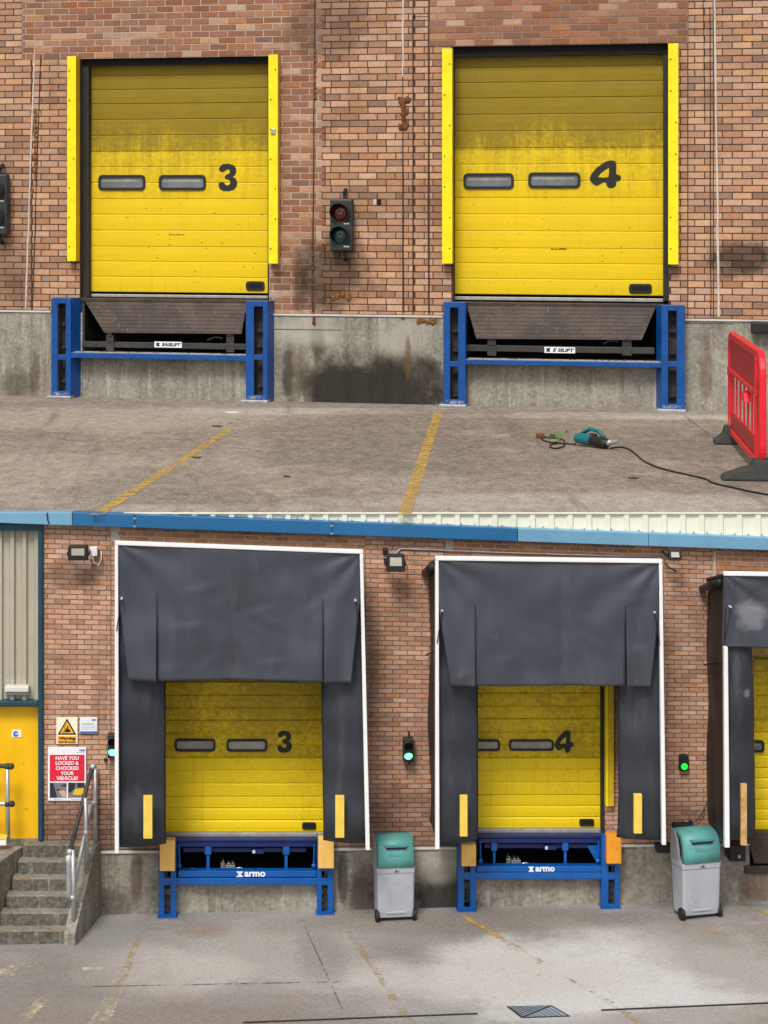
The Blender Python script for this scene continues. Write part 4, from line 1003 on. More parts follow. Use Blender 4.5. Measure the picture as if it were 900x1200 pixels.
for i in range(40):
    x = Lx(300 + i * 16); z = L.P(300 + i * 16, ft(300 + i * 16) - 3.5, .02)[1]; mb.tube([(x, -.06, z), (x, .0, z)], .008, 6)
rf.add("screw", mb, M_galv, split=True)
rf.add("top_trim", MB().box(Lx(-120), Lx(1040), -.06, .002, ztop - .016, ztop - .003), M_clad)
# wall body behind everything (solid building mass so no gaps show)
mb = MB().box(Lx(-120), Lx(1040), .96, 3.0, -.5, ztop - .05)
single(L, "building_core", None, None, mb, M_void, kind='structure')

# lower ground
mb = MB(); xs = (-90, 90)
mb.add([(xs[0], 1.2, L.gz(xs[0])), (xs[1], 1.2, L.gz(xs[1])), (xs[1], -140, L.gz(xs[1])), (xs[0], -140, L.gz(xs[0]))], [(0, 3, 2, 1)])
single(L, "loading_yard", None, None, mb, M_yard, kind='structure', closed=False)
gpoly(L, [(397, 1080), (403, 1080), (463, 1163), (453, 1163)], .005, M_line2)
gpoly(L, [(541, 1074), (548, 1074), (588, 1097), (580, 1098)], .005, M_line)
gpoly(L, [(580, 1098), (588, 1097), (640, 1128), (630, 1130)], .005, M_line2)
gpoly(L, [(770, 1072), (776, 1072), (850, 1095), (840, 1097)], .005, M_line2)
gpoly(L, [(866, 1062), (871, 1062), (905, 1070), (903, 1072)], .005, M_line)
gpoly(L, [(130, 1158), (146, 1156), (126, 1205), (100, 1205)], .005, M_linew)
gpoly(L, [(160, 1098), (167, 1098), (146, 1154), (134, 1155)], .004, M_line2)
gpoly(L, [(46, 1169), (59, 1169), (28, 1205), (8, 1205)], .005, M_linew)
gpoly(L, [(-5, 1136), (8, 1130), (48, 1126), (42, 1131), (8, 1141), (38, 1138), (-2, 1147)], .005, M_linew)
gpoly(L, [(452, 1166), (462, 1164), (492, 1205), (478, 1205)], .004, M_line2)
gpoly(L, [(660, 1145), (664, 1144), (712, 1170), (770, 1205), (752, 1205), (708, 1172)], .005, M_line2)
for p in ([(352, 1076), (353.4, 1076), (402, 1182), (400, 1182)], [(70, 1156), (400, 1150), (400, 1151), (70, 1157.4)], [(0, 1104), (40, 1102), (40, 1103), (0, 1105.2)]):
    gpoly(L, p, .003, M_joint, "slab_joint")
def drain(x0, y0, x1, y1, w, lab):
    A, B = L.G(x0, y0), L.G(x1, y1); d = (B - A); ln = d.length; d.normalize(); nn = Vector((-d.y, d.x, 0)) * w
    th = Thing(L, "drain_channel", lab, "drain", A, "drain channels across the yard")
    e = Vector((0, 0, .004)); q = [A + e, B + e, B + nn + e, A + nn + e]
    th.add("channel", MB().add(q, [(0, 1, 2, 3)]), M_void, closed=False)
    mb = MB(); n = int(ln / .09)
    for i in range(n):
        p = A + d * (ln * i / n) + Vector((0, 0, .006)); mb.add([p, p + d * .05, p + d * .05 + nn, p + nn], [(0, 1, 2, 3)])
    mb.add([A + Vector((0, 0, .008)), B + Vector((0, 0, .008)), B + nn * .14 + Vector((0, 0, .008)), A + nn * .14 + Vector((0, 0, .008))], [(0, 1, 2, 3)])
    o = th.add("grate_bars", mb, M_beam, closed=False); o['kind'] = 'stuff'
drain(285, 1199.5, 560, 1189, .04, "dark slotted drain channel left of the blue hatched manhole cover")
drain(705, 1185, 960, 1174, .04, "dark slotted drain channel right of the blue hatched manhole cover")
mh = Thing(L, "manhole_cover", "steel manhole cover with two blue hatched triangular plates", "manhole cover", L.G(632, 1186))
q = [L.G(a, b) for a, b in ((593, 1179.5), (647, 1178.5), (669, 1191.5), (611, 1193.5))]
up = Vector((0, 0, .004))
mh.add("frame", MB().add([p + up for p in q], [(0, 3, 2, 1)]), M_beam, closed=False)
cen = sum(q, Vector()) / 4
M_mblue = paint("faded_blue_steel", (136, 150, 164), 0.15, 0.6, 10)
for tri in ((q[0], q[1], q[3]), (q[1], q[2], q[3])):
    c = sum(tri, Vector()) / 3; t2 = [c + (p - c) * .84 + up * 2 for p in tri]
    po = mh.add("cover_plate", MB().add(t2, [(0, 2, 1)]), M_mblue, closed=False)
    mb = MB()
    for i in range(1, 8):
        s = i / 8; a, b = t2[0].lerp(t2[2], s), t2[0].lerp(t2[1], s) if tri[0] is q[0] else t2[2].lerp(t2[1], 0)
        if tri[0] is not q[0]: a, b = t2[2].lerp(t2[0], 1 - s), t2[2].lerp(t2[1], 1 - s)
        w = (q[1] - q[0]).normalized() * .0 + Vector((0, -.018, 0)); mb.add([a + up, b + up, b + w + up, a + w + up], [(0, 1, 2, 3)])
    mh.add("hatch_ribs", mb, M_beam, po, split=True, closed=False)
for (x0, y0, x1, y1, m, lab) in ((276, 1147.5, 300, 1152, M_dust, "small dark steel access plate set in the yard by the slab joint"), (97, 1134.5, 121, 1138, M_dust, "small pale access plate set in the yard near the stairs")):
    a, b, c, d = [L.G(*q) for q in ((x0, y1), (x1, y1), (x1, y0), (x0, y0))]
    mb = MB(); mb.add([p + Vector((0, 0, .003)) for p in (a, b, c, d)] + [p + Vector((0, 0, .012)) for p in (a, b, c, d)], [(0, 3, 2, 1), (4, 5, 6, 7), (0, 1, 5, 4), (1, 2, 6, 5), (2, 3, 7, 6), (3, 0, 4, 7)])
    single(L, "access_plate", lab, "access plate", mb, m)

# lower doors
MATS_L = [M_d2, M_d1, M_d1, M_d0, M_d0]
dock_door(L, "sectional_door", "yellow dock door numbered 3 framed by slate grey curtains above the bright blue leveller", (187, 755, 386, 975.5), [799, 844, 888, 933.5], [(205, 866, 252.5, 881), (265.5, 866.5, 313, 881)], (325, 856.5, 342, 882), "3", (354, 964, 370.5, 972.5), (975.5, 981), -.12, MATS_L, "yellow doors behind the shelters", M_pane2)
dock_door(L, "sectional_door", "yellow dock door numbered 4 behind slate curtains, with a yellow guard showing at its right", (514, 752, 704.5, 971), [796, 842, 888, 931.5], [(538, 867, 586, 880.5), (597, 867, 649, 880)], (650, 856.5, 672, 882), "4", (679, 960, 696.5, 968.5), (971, 977), -.12, MATS_L, "yellow doors behind the shelters", M_pane2)
dd = dock_door(L, "sectional_door", "yellow dock door cut off by the photo edge behind the rightmost curtain", (884, 745, 1060, 973), [772, 815, 858, 900, 937], [(872, 868, 896, 882)], None, "", None, (973, 979), -.12, MATS_L, "yellow doors behind the shelters", M_pane)
dd.add("header_board", MB().bpx(L, 872, 758, 1040, 768, .0, -.1), M_wood)
mb = MB().bpx(L, 704.5, 770, 709.5, 977, -.04, -.2)
single(L, "guide_rail", "dark vertical track between door 4 and its yellow guard", "door track", mb, M_seal)
th = Thing(L, "corner_guard", "yellow corner guard showing inside the shelter at the right of door 4", "corner guard", (Lx(714), 0, Lz(714, 945)))
th.add("front_plate", MB().bpx(L, 713.5, 790, 719.5, 945, .10, .085), M_mustard, bevel=.003); th.add("side_plate", MB().bpx(L, 710, 790, 713, 945, .098, .004), M_trim)

# shelters
def nz(x, z, s): return mnoise.noise(Vector((x * s, z * s * .8, s * 3.1)))
def shelter(label, tl, tr, bl, br, headbot, slits, flapL, flapR, sideL, sideR, strips, sidecov, pv=1.1, topw=4.5, sidew=5.0, seed=0.0, stripm=None, partial=False):
    """corner pixels of the front frame: tl, tr, bl, br"""
    (xa, ya), (xb, yb), (xc, yc), (xd, yd) = tl, tr, bl, br
    XA, ZA = L.P(xa, ya, pv); XB, ZB = L.P(xb, yb, pv); XC, ZC = L.P(xc, yc, pv); XD, ZD = L.P(xd, yd, pv)
    th = Thing(L, "dock_shelter", label, "dock shelter", (0.5 * (XA + XB), 0, ZC), "padded curtain shelters round the doors")
    w = lambda px: px / (F / (D2 - pv))
    # white edge trim
    th.add("top_trim", MB().prism([(XA, ZA - w(topw)), (XB, ZB - w(topw)), (XB, ZB), (XA, ZA)], -pv - .02, -pv + .06), M_white, bevel=.008)
    ZS = L.P(xa, headbot - 2, pv)[1] if partial else ZA - w(topw) - .002
    th.add("side_trim", MB().prism([(XC, ZC), (XC + w(sidew), ZC), (XA + w(sidew) * .8, ZS), (XA, ZS)], -pv - .018, -pv + .06), M_white, bevel=.008)
    if not partial: th.add("side_trim", MB().prism([(XD - w(sidew), ZD), (XD, ZD), (XB, ZB - w(topw) - .002), (XB - w(sidew) * .8, ZB - w(topw) - .002)], -pv - .018, -pv + .06), M_white, bevel=.008)
    # side covers back to the wall and the sloping top
    drop = .24
    sg = 0.0
    def cover(X0t, X0b, Z0t, Z0b, s, sag):
        def fn(u, t):
            y = -pv + .05 + (pv - .055) * u; zt = Z0t - .05 - drop * u; z = zt + (Z0b - zt) * t
            x = X0t + (X0b - X0t) * t + s * (.03 + .035 * nz(y * 2 + seed, z, 1.3) + sag * math.sin(math.pi * u))
            return (x, y, z)
        return MB().grid(fn, 8, 30)
    th.add("side_cover", cover(XA, XC, ZA, ZC, 1, .02), M_side, closed=False, smooth=True, solid=.01)
    if not partial: th.add("side_cover", cover(XB, XD, ZB, ZD, -1, .02), M_side, closed=False, smooth=True, solid=.01)
    mb = MB(); zA, zB = ZA - .03, ZB - .03
    mb.add([(XA + .02, -pv + .05, zA), (XB - .02, -pv + .05, zB), (XB - .02, -.004, zB - drop), (XA + .02, -.004, zA - drop)] + [(XA + .02, -pv + .05, zA - .03), (XB - .02, -pv + .05, zB - .03), (XB - .02, -.004, zB - drop - .03), (XA + .02, -.004, zA - drop - .03)],
           [(0, 3, 2, 1), (4, 5, 6, 7), (0, 1, 5, 4), (1, 2, 6, 5), (2, 3, 7, 6), (3, 0, 4, 7)])
    th.add("top_cover", mb, M_side)
    if sidecov:   # rolled hem and a strap line on the visible side
        mb = MB().tube([(XA - .02, -pv + .08, ZA - .14), (XA - .03, -pv * .5, ZA - .14 - drop * .5), (XA - .035, -.05, ZA - .16 - drop)], .05, 8); th.add("rolled_hem", mb, M_side, smooth=True)
        z = ZA - (ZA - ZC) * .34; th.add("seam", MB().tube([(XA - .012, -pv + .1, z + .03), (XA - .012, -.06, z - .22)], .012, 6), M_black)
    # head curtain in three strips split by the slits
    y0 = ya + topw; s1, s2 = slits; slit_y = y0 + (headbot - y0) * .36
    xo = 0.2 if partial else 3.6
    xl = lambda y: xa + xo if y < slit_y else xa + xo + (flapL - xa - xo) * ((y - slit_y) / (headbot - slit_y)) ** 1.0
    xr = lambda y: xb - 3.6 if y < slit_y else xb - 3.6 + (flapR - xb + 3.6) * ((y - slit_y) / (headbot - slit_y)) ** 1.0
    ytop = lambda x: ya + topw + (yb - ya) * (x - xa) / (xb - xa) - .6
    cre = [(random.uniform(.1, .9), random.uniform(.3, .95), random.uniform(.06, .2), random.uniform(-1.2, 1.2), random.uniform(.004, .011)) for _ in range(9)]
    def cur(px, ym, gap):
        py = ytop(px) + (headbot + (yb - ya) * .25 * (px - xa) / (xb - xa) - ytop(px)) * (ym - y0) / (headbot - y0)
        X, Z = L.P(px, py, pv); t = (ym - y0) / (headbot - y0); k = t * t * (3 - 2 * t)
        d = .10 * k * nz(X + seed, Z * .7, 0.9) + .04 * nz(X * 1.7 + seed, Z * .6, 2.1) * min(1, t * 4) + .02 * min(1, t * 5) * nz(X + seed * 2, Z, 3.6)
        for cx, cz, s_ in ((XA, ZA, 1), (XB, ZB, -1)):      # folds fanning out from the top corners
            dx, dz = (X - cx) * s_, cz - Z; r = math.hypot(dx, dz) + .001
            d += .022 * math.sin(math.atan2(dz, dx) * 11 + seed) * math.exp(-r / .9) * min(1, r * 4)
        for (u_, t_, ln, sl, dp) in cre:                    # short creases
            a = (X - XA) / (XB - XA) - u_; b = t - t_ - a * sl
            q = b / .035; d += dp * math.exp(-(a / ln * 2) ** 2) * (math.exp(-q * q) - .6 * math.exp(-(q + 1.4) ** 2))
        return (X, -pv + .012 - d - gap, Z)
    NY = 44; ks = int(NY * .36); full = []; fmesh = []; vid = {}
    last = (None if partial else xr)
    spans = [(xl if flapL is not None else (lambda y: s1), lambda y: s1, 16), (lambda y: s1, lambda y: s2, 48), (lambda y: s2, last, 16)]
    hm = MB()
    for k, (le, re, nu) in enumerate(spans):
        if re is None or (k == 0 and flapL is None): continue
        def vert(i, jj):
            ym = y0 + (headbot - y0) * jj / NY; a, b = le(ym), re(ym); q = max(0, (jj - ks) / (NY - ks))
            g0 = q > 0 and not partial
            q = q if not partial else 0
            if k == 0 and g0: b -= .9 * q
            if k == 2 and g0: a += .9 * q
            edge = (i / nu) ** 3 if k == 0 else ((1 - i / nu) ** 3 if k == 2 else 0)
            key = (round(le(0) if i == 0 else re(0), 3), jj) if ((jj <= ks or partial) and ((k == 0 and i == nu) or (k == 1 and i in (0, nu)) or (k == 2 and i == 0))) else (k, i, jj)
            if key not in vid:
                vid[key] = len(hm.v); hm.v.append(cur(a + (b - a) * i / nu, ym, .06 * q * edge + .02 * q * (k != 1)))
            return vid[key]
        for jj in range(NY):
            for i in range(nu): hm.f.append((vert(i, jj), vert(i + 1, jj), vert(i + 1, jj + 1), vert(i, jj + 1)))
    K = dict(closed=False, smooth=True, solid=.012)
    th.add("head_curtain", hm, M_curt, **K)
    # side curtains, hung behind the head curtain
    def sidecur(x0t, x0b, x1t, x1b, yt, ybm, curl):
        def fn(u, t):
            py = yt + (ybm - yt) * t; a = x0t + (x0b - x0t) * t; b = x1t + (x1b - x1t) * t; px = a + (b - a) * u
            X, Z = L.P(px, py, pv - .06)
            d = .045 * nz(seed + X * .6, Z, 1.3) + .028 * nz(seed + X * .3, Z * 1.6, 2.3) + .012 * math.sin(Z * 9 + seed)
            cb = max(0, (t - .86) / .14); d += -.14 * cb * cb * cb
            e = u if curl > 0 else 1 - u; d += -.12 * e ** 3
            return (X, -pv + .12 - d, Z)
        return MB().grid(fn, 16, 60)
    for sd_, cl in ((sideL, 1), (sideR, -1)):
        if sd_: th.add("side_curtain", sidecur(*sd_, cl), M_curt2, **K)
    for (x0, ys, x1, ye) in strips:
        th.add("guide_strip", MB().bpx(L, x0, ys, x1, ye, pv + .03, pv - .03), stripm or M_strip, bevel=.006)
        x_, z_ = L.P(x0 - 25 if False else x0, ys, pv)
    # eyelets with a tie cord
    ey = [(xa + 8, slit_y + 6, 1)] + ([(xb - 9, slit_y + 8, -1)] if not partial else [])
    for ex, eyy, s in ey:
        X, Z = L.P(ex, eyy, pv + .03); e = th.add("eyelet", MB().tube([(X, -pv - .05, Z), (X, -pv + .03, Z)], .014, 8), M_ledoff)
        X2, Z2 = L.P(ex - s * 6, eyy + 38, pv + .02)
        th.add("tie_cord", MB().tube([(X, -pv - .05, Z), (X - s * .02, -pv - .05, Z - .12), (X2, -pv - .03, Z2)], .006, 5), M_cord, e)
    return th
shelter("slate grey curtain shelter round clean door 3, white edged, left of the first bin", (134.5, 634), (425.5, 644.5), (134.5, 1000), (433.5, 996), 797, (184, 379), 150.5, 411,
        (138, 138, 193, 193.5, 700, 998), (376, 380, 428, 430, 700, 994), [(168, 933, 178.5, 983), (393, 933, 403.5, 982)], False, seed=1.3)
shelter("slate grey curtain shelter round clean door 4, dark side cover facing the first bin", (510, 652), (776, 655.5), (510, 995), (780.5, 990), 804, (557, 733.5), 528.5, 762,
        (514, 514, 561.5, 562, 700, 993), (727, 728, 776, 778, 700, 990), [(539, 932.5, 548, 980.5), (743, 931, 752.5, 977)], True, seed=4.7)
sh3 = shelter("slate grey shelter cut off at the photo edge, pale scuff on its head curtain", (848, 670), (1010, 672), (849, 993), (1014, 990), 760, (866, 1009), 848.4, None,
        (855, 855, 885, 889.5, 758, 990), None, [(868.5, 919, 875.5, 991)], True, pv=1.05, seed=8.1, stripm=M_wood, partial=True, sidew=6)

# lower dock frames and levellers
def lower_dock(label, lab2, posts, pads, bar, arm, txt, logo, lip, struts, cx, plate):
    vf = .17
    X = Lx(cx); th = Thing(L, "dock_bumper", label, "dock bumper", (X, -vf, L.gz(X)), "blue frames of the padded docks")
    for (a, b, s0, s1, y0, y1) in posts:
        X0, Z1 = L.P(a, y0, vf); X1 = L.P(b, y0, vf)[0]; S0, S1 = L.P(s0, y0, vf)[0], L.P(s1, y0, vf)[0]
        g = L.gz(X0); zb = L.P(a, y1 - 4, vf)[1]; zm1, zm0 = L.P(a, bar[1] - .5, vf)[1], L.P(a, bar[3] + .5, vf)[1]; zt = L.P(a, bar[1] - 8.5, vf)[1]
        mb = MB().box(X0, S0, -vf, -vf + .03, g + .02, Z1).box(S1, X1, -vf, -vf + .03, g + .02, Z1).box(S0, S1, -vf, -vf + .03, zt, Z1).box(S0, S1, -vf + .002, -vf + .03, zm0, zm1).box(S0, S1, -vf, -vf + .03, g + .02, zb)
        po = th.add("post", mb, M_blue2, bevel=.003)
        th.add("side_web", MB().box(X0 + .001, X0 + .018, -vf + .031, -.017, g + .02, Z1).box(X1 - .018, X1 - .001, -vf + .031, -.017, g + .02, Z1), M_blue2, po, split=True)
        th.add("base_plate", MB().box(X0 - .015, X1 + .015, -vf - .03, -.02, g + .002, g + .02), M_blue2, po, bevel=.004)
        mb = MB()
        for z in (zb + .06, 0.5 * (zb + zm0), zm0 - .05): mb.box(S0, S1, -.08, -.05, z - .02, z + .02).tube([(0.5 * (S0 + S1), -.11, z), (0.5 * (S0 + S1), -.07, z)], .013, 8)
        th.add("bolt", mb, M_beam, po, split=True)
    for (a, y0, b, y1, m) in pads:
        X0, Z1 = L.P(a, y0, vf + .13); X1, Z0 = L.P(b, y1, vf + .13)
        pd = th.add("buffer_pad", MB().box(X0, X1, -vf - .13, -vf - .002, Z0, Z1), m, bevel=.01)
    th.add("crossbar", MB().bpx(L, bar[0], bar[1], bar[2], bar[3], vf - .01, .02), M_blue2, bevel=.006)
    lv = Thing(L, "dock_leveller", lab2, "dock leveller", (X, 0, Lz(cx, arm[3])), "blue levellers in the pits")
    ab = lv.add("name_beam", MB().bpx(L, arm[0], arm[1], arm[2], arm[3] - .6, vf - .03, .02), M_blue2, bevel=.005)
    lv.add("lettering", text_px(L, "armo", txt[0], txt[1], txt[2], txt[3], vf - .028, bold=.035), M_print['white'], ab)
    a, z1 = L.P(logo[0], logo[1], vf - .028); b, z0 = L.P(logo[2], logo[3], vf - .028); h = z1 - z0; c = 0.5 * (a + b); y = -vf + .026
    mb = MB().prism([(a, z1), (b, z1), (b - .012, z1 - h * .22), (a + .012, z1 - h * .22)], y, y + .004).prism([(a, z0), (b, z0), (b - .012, z0 + h * .22), (a + .012, z0 + h * .22)], y, y + .004)
    mb.prism([(a + .012, z1 - h * .22), (a + .034, z1 - h * .22), (b - .012, z0 + h * .22), (b - .034, z0 + h * .22)], y, y + .004).prism([(b - .034, z1 - h * .22), (b - .012, z1 - h * .22), (a + .034, z0 + h * .22), (a + .012, z0 + h * .22)], y - .001, y + .003)
    lv.add("logo_mark", mb, M_print['white'], ab)
    x0, y0, x1, y1 = lip
    lv.add("platform", MB().bpx(L, x0, y0, x1, y0 + 3.2, .02, -.9), M_navy, bevel=.004)
    lv.add("lip_bar", MB().bpx(L, x0 + 1, y0 + 4.0, x1 - 1, y0 + 9.0, .01, -.04), M_navy, bevel=.004)
    lv.add("rear_bar", MB().bpx(L, x0 + 8, y0 + 10.2, x1 - 12, y0 + 15, -.045, -.09), M_navy, bevel=.004)
    for a, b in struts:
        lv.add("strut_head", MB().bpx(L, a, y0 + 9.3, b, y0 + 18, .03, -.06), M_blue2, bevel=.003)
        lv.add("strut", MB().bpx(L, a + 2, y0 + 18.2, b - 2, arm[1] + 2, .01, -.04), M_blue2)
    for xe, s in ((x0 + 2.5, 1), (x1 - 2.5, -1)):
        q0, q1 = L.P(xe, y0 + 6, .08), L.P(xe + s * .8, arm[1] - 8, .08)
        lv.add("hinge_link", MB().tube([(q0[0], -.08, q0[1]), (q1[0], -.08, q1[1])], .012, 6).ell((q1[0], -.08, q1[1] - .02), (.03, .02, .03), 8, 6), M_blue2)
    if plate: lv.add("gusset", MB().ppx(L, plate, -.02, -.05), M_blue2)
    # hydraulic power pack in the pit
    mx = struts[0][1] + 11; my = arm[1]
    P = lambda a, b, v=-.2: L.P(a, b, v)
    mb = MB()
    for (a, b, c, d) in ((0, -9, 5, -1), (6, -7, 17, -1), (2, -12, 4, -8), (8, -9.5, 11, -6), (13, -10, 15, -6)): mb.bpx(L, mx + a, my + b, mx + c, my + d, -.2, -.32)
    lv.add("pump_unit", mb, M_steelcl, bevel=.006, split=True)
    pts = [P(mx + 22 + 7 * math.cos(t / 8 * math.pi), my + 2 - 6 * math.sin(t / 8 * math.pi)) for t in range(9)]
    lv.add("hose", MB().tube([(p[0], .2, p[1]) for p in pts], .010, 6), M_steelcl, smooth=True)
    pts = [P(struts[0][0] - 14 + 7 * math.cos(t / 8 * math.pi), my + 1 - 4 * math.sin(t / 8 * math.pi)) for t in range(9)]
    lv.add("hose", MB().tube([(p[0], .2, p[1]) for p in pts], .012, 6), M_steelcl, smooth=True)
    mc = 0.5 * (x0 + x1); lv.add("control_box", MB().bpx(L, mc + 6, y0 + 12, mc + 20, y0 + 17, .02, -.03), M_navy); lv.add("rating_plate", MB().bpx(L, mc + 7, y0 + 12.8, mc + 10, y0 + 16.4, .023, .0), M_ledoff)
    lv.add("pit_side", MB().bpx(L, x0 - 3, y0 + 3.5, x0 + .5, arm[3], .0, -.85).bpx(L, x1 - .5, y0 + 3.5, x1 + 3, arm[3], .0, -.85), M_void, split=True)
    lv.add("pit_floor", MB().bpx(L, x0, arm[3] - 2, x1, arm[3] + 3, -.03, -.85), M_void)
lower_dock("bright blue bumper frame with orange buffer pads, between the stairs and the first bin", "bright blue open dock leveller with lettered beam, between the stairs and the first bin",
           [(186, 206.5, 192.5, 200, 983, 1076), (371.5, 390.5, 377, 384, 981.5, 1072.5)], [(187, 984.5, 205, 1021, M_pad), (373, 982, 391.5, 1018, M_pad)], (206, 1029.5, 372, 1037),
           (209, 1020.8, 371, 1028.6), (286.5, 1021.5, 311, 1027.4), (277, 1021.3, 285, 1027.6), (207, 983.5, 371, 998), [(240, 247.5), (331.5, 339)], 289, None)
lower_dock("bright blue bumper frame with orange buffer pads, between the two teal lidded bins", "bright blue open dock leveller with lettered beam, between the two teal lidded bins",
           [(536.5, 557.5, 544, 551, 980, 1067.5), (705, 726, 713, 720.5, 977.5, 1063.5)], [(541, 990, 558, 1015.5, M_pad), (711, 978.5, 728.5, 1012.5, M_pad2)], (557.5, 1022.8, 706, 1030.3),
           (558.5, 1015.2, 705, 1022.4), (627.5, 1015.8, 650, 1021.4), (619, 1015.6, 626, 1021.6), (560, 979, 704, 992), [(576, 582.5), (659, 666)], 631, [(688, 991), (703, 990), (703, 1011), (697, 1007)])
# third dock: hanging plate at the photo edge
lv = Thing(L, "dock_leveller", "dark brown leveller plate at the photo edge beneath the cut off door", "dock leveller", (Lx(900), 0, Lz(890, 1022)))
lv.add("lip_plate", MB().ppx(L, [(876, 980), (1020, 980), (1010, 1012), (884, 1012)], .05, .0), M_lip, bevel=.005)
lv.add("lip_beam", MB().bpx(L, 873, 1015, 1020, 1024, .05, -.05), M_beam, bevel=.006)
lv.add("deck_edge", MB().bpx(L, 876, 976, 1020, 979.5, .03, -.8), M_beam)

# bins
def bin_(label, cx, cy, wpx, ytop, rot, lidm):
    g = L.G(cx, cy); sc = F / (D2 + g.y); w = wpx / sc; zt = (cy - ytop) / sc
    th = Thing(L, "litter_bin", label, "litter bin", g, "grey bins with teal lids")
    dpt = w * .62; R = Matrix.Rotation(rad(rot), 3, 'Z')
    def T(mb):
        mb.v = [tuple(R @ Vector(v) + g) for v in mb.v]; return mb
    hw = w / 2; H = zt - .10
    def ring(z, x, y0, y1, r=.035):
        pts = []
        for cx_, cy_, a0 in ((x - r, y1 - r, 0), (-x + r, y1 - r, 90), (-x + r, y0 + r, 180), (x - r, y0 + r, 270)):
            for i in range(4): a = rad(a0 + 30 * i); pts.append((cx_ + r * math.cos(a), cy_ + r * math.sin(a), z))
        return pts
    zs = H * .60
    th.add("body", T(MB().loft([ring(.05, hw * .92, .0, dpt * .86), ring(.12, hw * .94, -.01, dpt * .9), ring(zs * .98, hw * .97, -.02, dpt)])), M_bin, smooth=False, bevel=.008)
    # shroud: sides slope back above the band
    th.add("collar", T(MB().loft([ring(zs * .985, hw * .99, -.026, dpt), ring(zs * 1.10, hw, -.026, dpt)])), M_bin, bevel=.006)
    mb = MB()
    zf, zk = zs * 1.10, H
    for sgn in (-1, 1):
        x0 = sgn * hw; x1 = sgn * (hw - .03)
        mb.prismx([(dpt * .28, zf), (dpt, zf), (dpt, zk * .99), (dpt * .62, zk * .985), (dpt * .46, zk * .90), (dpt * .36, zk * .80)], min(x0, x1), max(x0, x1))
    mb.box(-hw + .03, hw - .03, dpt - .03, dpt, zf, zk * .985)
    th.add("hood_side", T(mb), M_bindk, bevel=.006)
    # curved lid: front face to top
    prof = [(-.03, zf + .005), (-.032, zf + (zk - zf) * .35), (-.01, zf + (zk - zf) * .66), (.03, zf + (zk - zf) * .86), (dpt * .25, zk * .985), (dpt * .55, zk * 1.0), (dpt * .92, zk * .992)]
    def lidring(x, k): return [(x, y, z - (1 - k) * .0) for y, z in prof]
    mb = MB(); n = len(prof); xsx = [-hw * .93, -hw * .86, hw * .86, hw * .93]; vs = []
    for j, x in enumerate(xsx):
        for (y, z) in prof: vs.append((x, y + (.05 if j in (0, 3) else 0), z - (.03 if j in (0, 3) else 0)))
    fs = [(j*n+i, (j+1)*n+i, (j+1)*n+i+1, j*n+i+1) for j in range(3) for i in range(n-1)]
    ld = th.add("lid", T(mb.add(vs, fs)), lidm, closed=False, smooth=True, solid=.02)
    th.add("lid_handle", T(MB().loft([ring(zf + (zk - zf) * .73, hw * .55, -.03, .02, .012), ring(zf + (zk - zf) * .80, hw * .62, -.035, .03, .012)])), lidm, ld)
    th.add("handle_slot", T(MB().box(-hw * .52, hw * .52, -.036, .0, zf + (zk - zf) * .665, zf + (zk - zf) * .72)), M_black, ld)
    th.add("label_panel", T(MB().box(-hw * .38, hw * .38, -.042, -.02, zf + (zk - zf) * .40, zf + (zk - zf) * .54)), lidm, ld, bevel=.006)
    th.add("lock", T(MB().box(-hw * .14, hw * .14, -.04, -.02, zs * 1.02, zs * 1.07)), M_galv, bevel=.008)
    th.add("keyhole", T(MB().tube([(0, -.043, zs * 1.045), (0, -.02, zs * 1.045)], .012, 8)), M_black)
    th.add("foot_ridge", T(MB().box(-hw * .5, hw * .5, -.018, .0, .10, .13)), M_bin, bevel=.01)
    for sgn in (-1, 1):
        th.add("wheel", T(MB().tube([(sgn * (hw * .86 + .0), .03, .075), (sgn * (hw * .86 + .045), .03, .075)], .075, 16)), M_black, bevel=.01)
    th.add("rear_foot", T(MB().box(-hw * .7, hw * .7, dpt * .6, dpt * .84, 0.002, .052)), M_black)
bin_("grey litter bin with teal lid between the two padded docks", 464, 1080, 46, 974, 6, M_binlid)
bin_("grey litter bin with teal lid by the cut off shelter, turned to show its side", 822, 1077, 50, 967, 14, M_binlid)
# small items on the lower wall
def flood(label, x0, y0, x1, y1, tilt, group="black floodlights under the eaves"):
    v = .34
    X0, Z1 = L.P(x0, y0, v); X1, Z0 = L.P(x1, y1, v)
    th = Thing(L, "floodlight", label, "floodlight", (0.5 * (X0 + X1), 0, 0.5 * (Z0 + Z1)), group)
    h = Z1 - Z0; t = tilt * h
    def q(z0, z1, xa, xb, off, dp): 
        ya, yb = -v + off, -v + off + t
        return MB().add([(xa, yb, z0), (xb, yb, z0), (xb, ya, z1), (xa, ya, z1), (xa, yb + dp, z0), (xb, yb + dp, z0), (xb, ya + dp, z1), (xa, ya + dp, z1)], [(0, 1, 2, 3), (7, 6, 5, 4), (0, 4, 5, 1), (1, 5, 6, 2), (2, 6, 7, 3), (3, 7, 4, 0)])
    th.add("housing", q(Z0, Z1, X0, X1, 0, .09), M_black, bevel=.012)
    w = X1 - X0
    th.add("lamp_panel", q(Z0 + h * .36, Z1 - h * .16, X0 + w * .18, X1 - w * .18, -.004 + t * .16, .02), M_lampglass)
    th.add("bracket", MB().box(X0 - .015, X0 - .001, -v + .03, -.004, Z0 + h * .3, Z0 + h * .5).box(X1 + .001, X1 + .015, -v + .03, -.004, Z0 + h * .3, Z0 + h * .5), M_black)
    return th
flood("black floodlight with a white junction box, above the warning signs", 79.5, 640, 103, 657, .0)
flood("black floodlight with a small sensor, on the brick between the two shelters", 453, 650, 474.5, 670, -.1)
flood("small tilted black floodlight at the top right corner of the door 4 shelter", 783.5, 645, 798, 656.5, -.3)
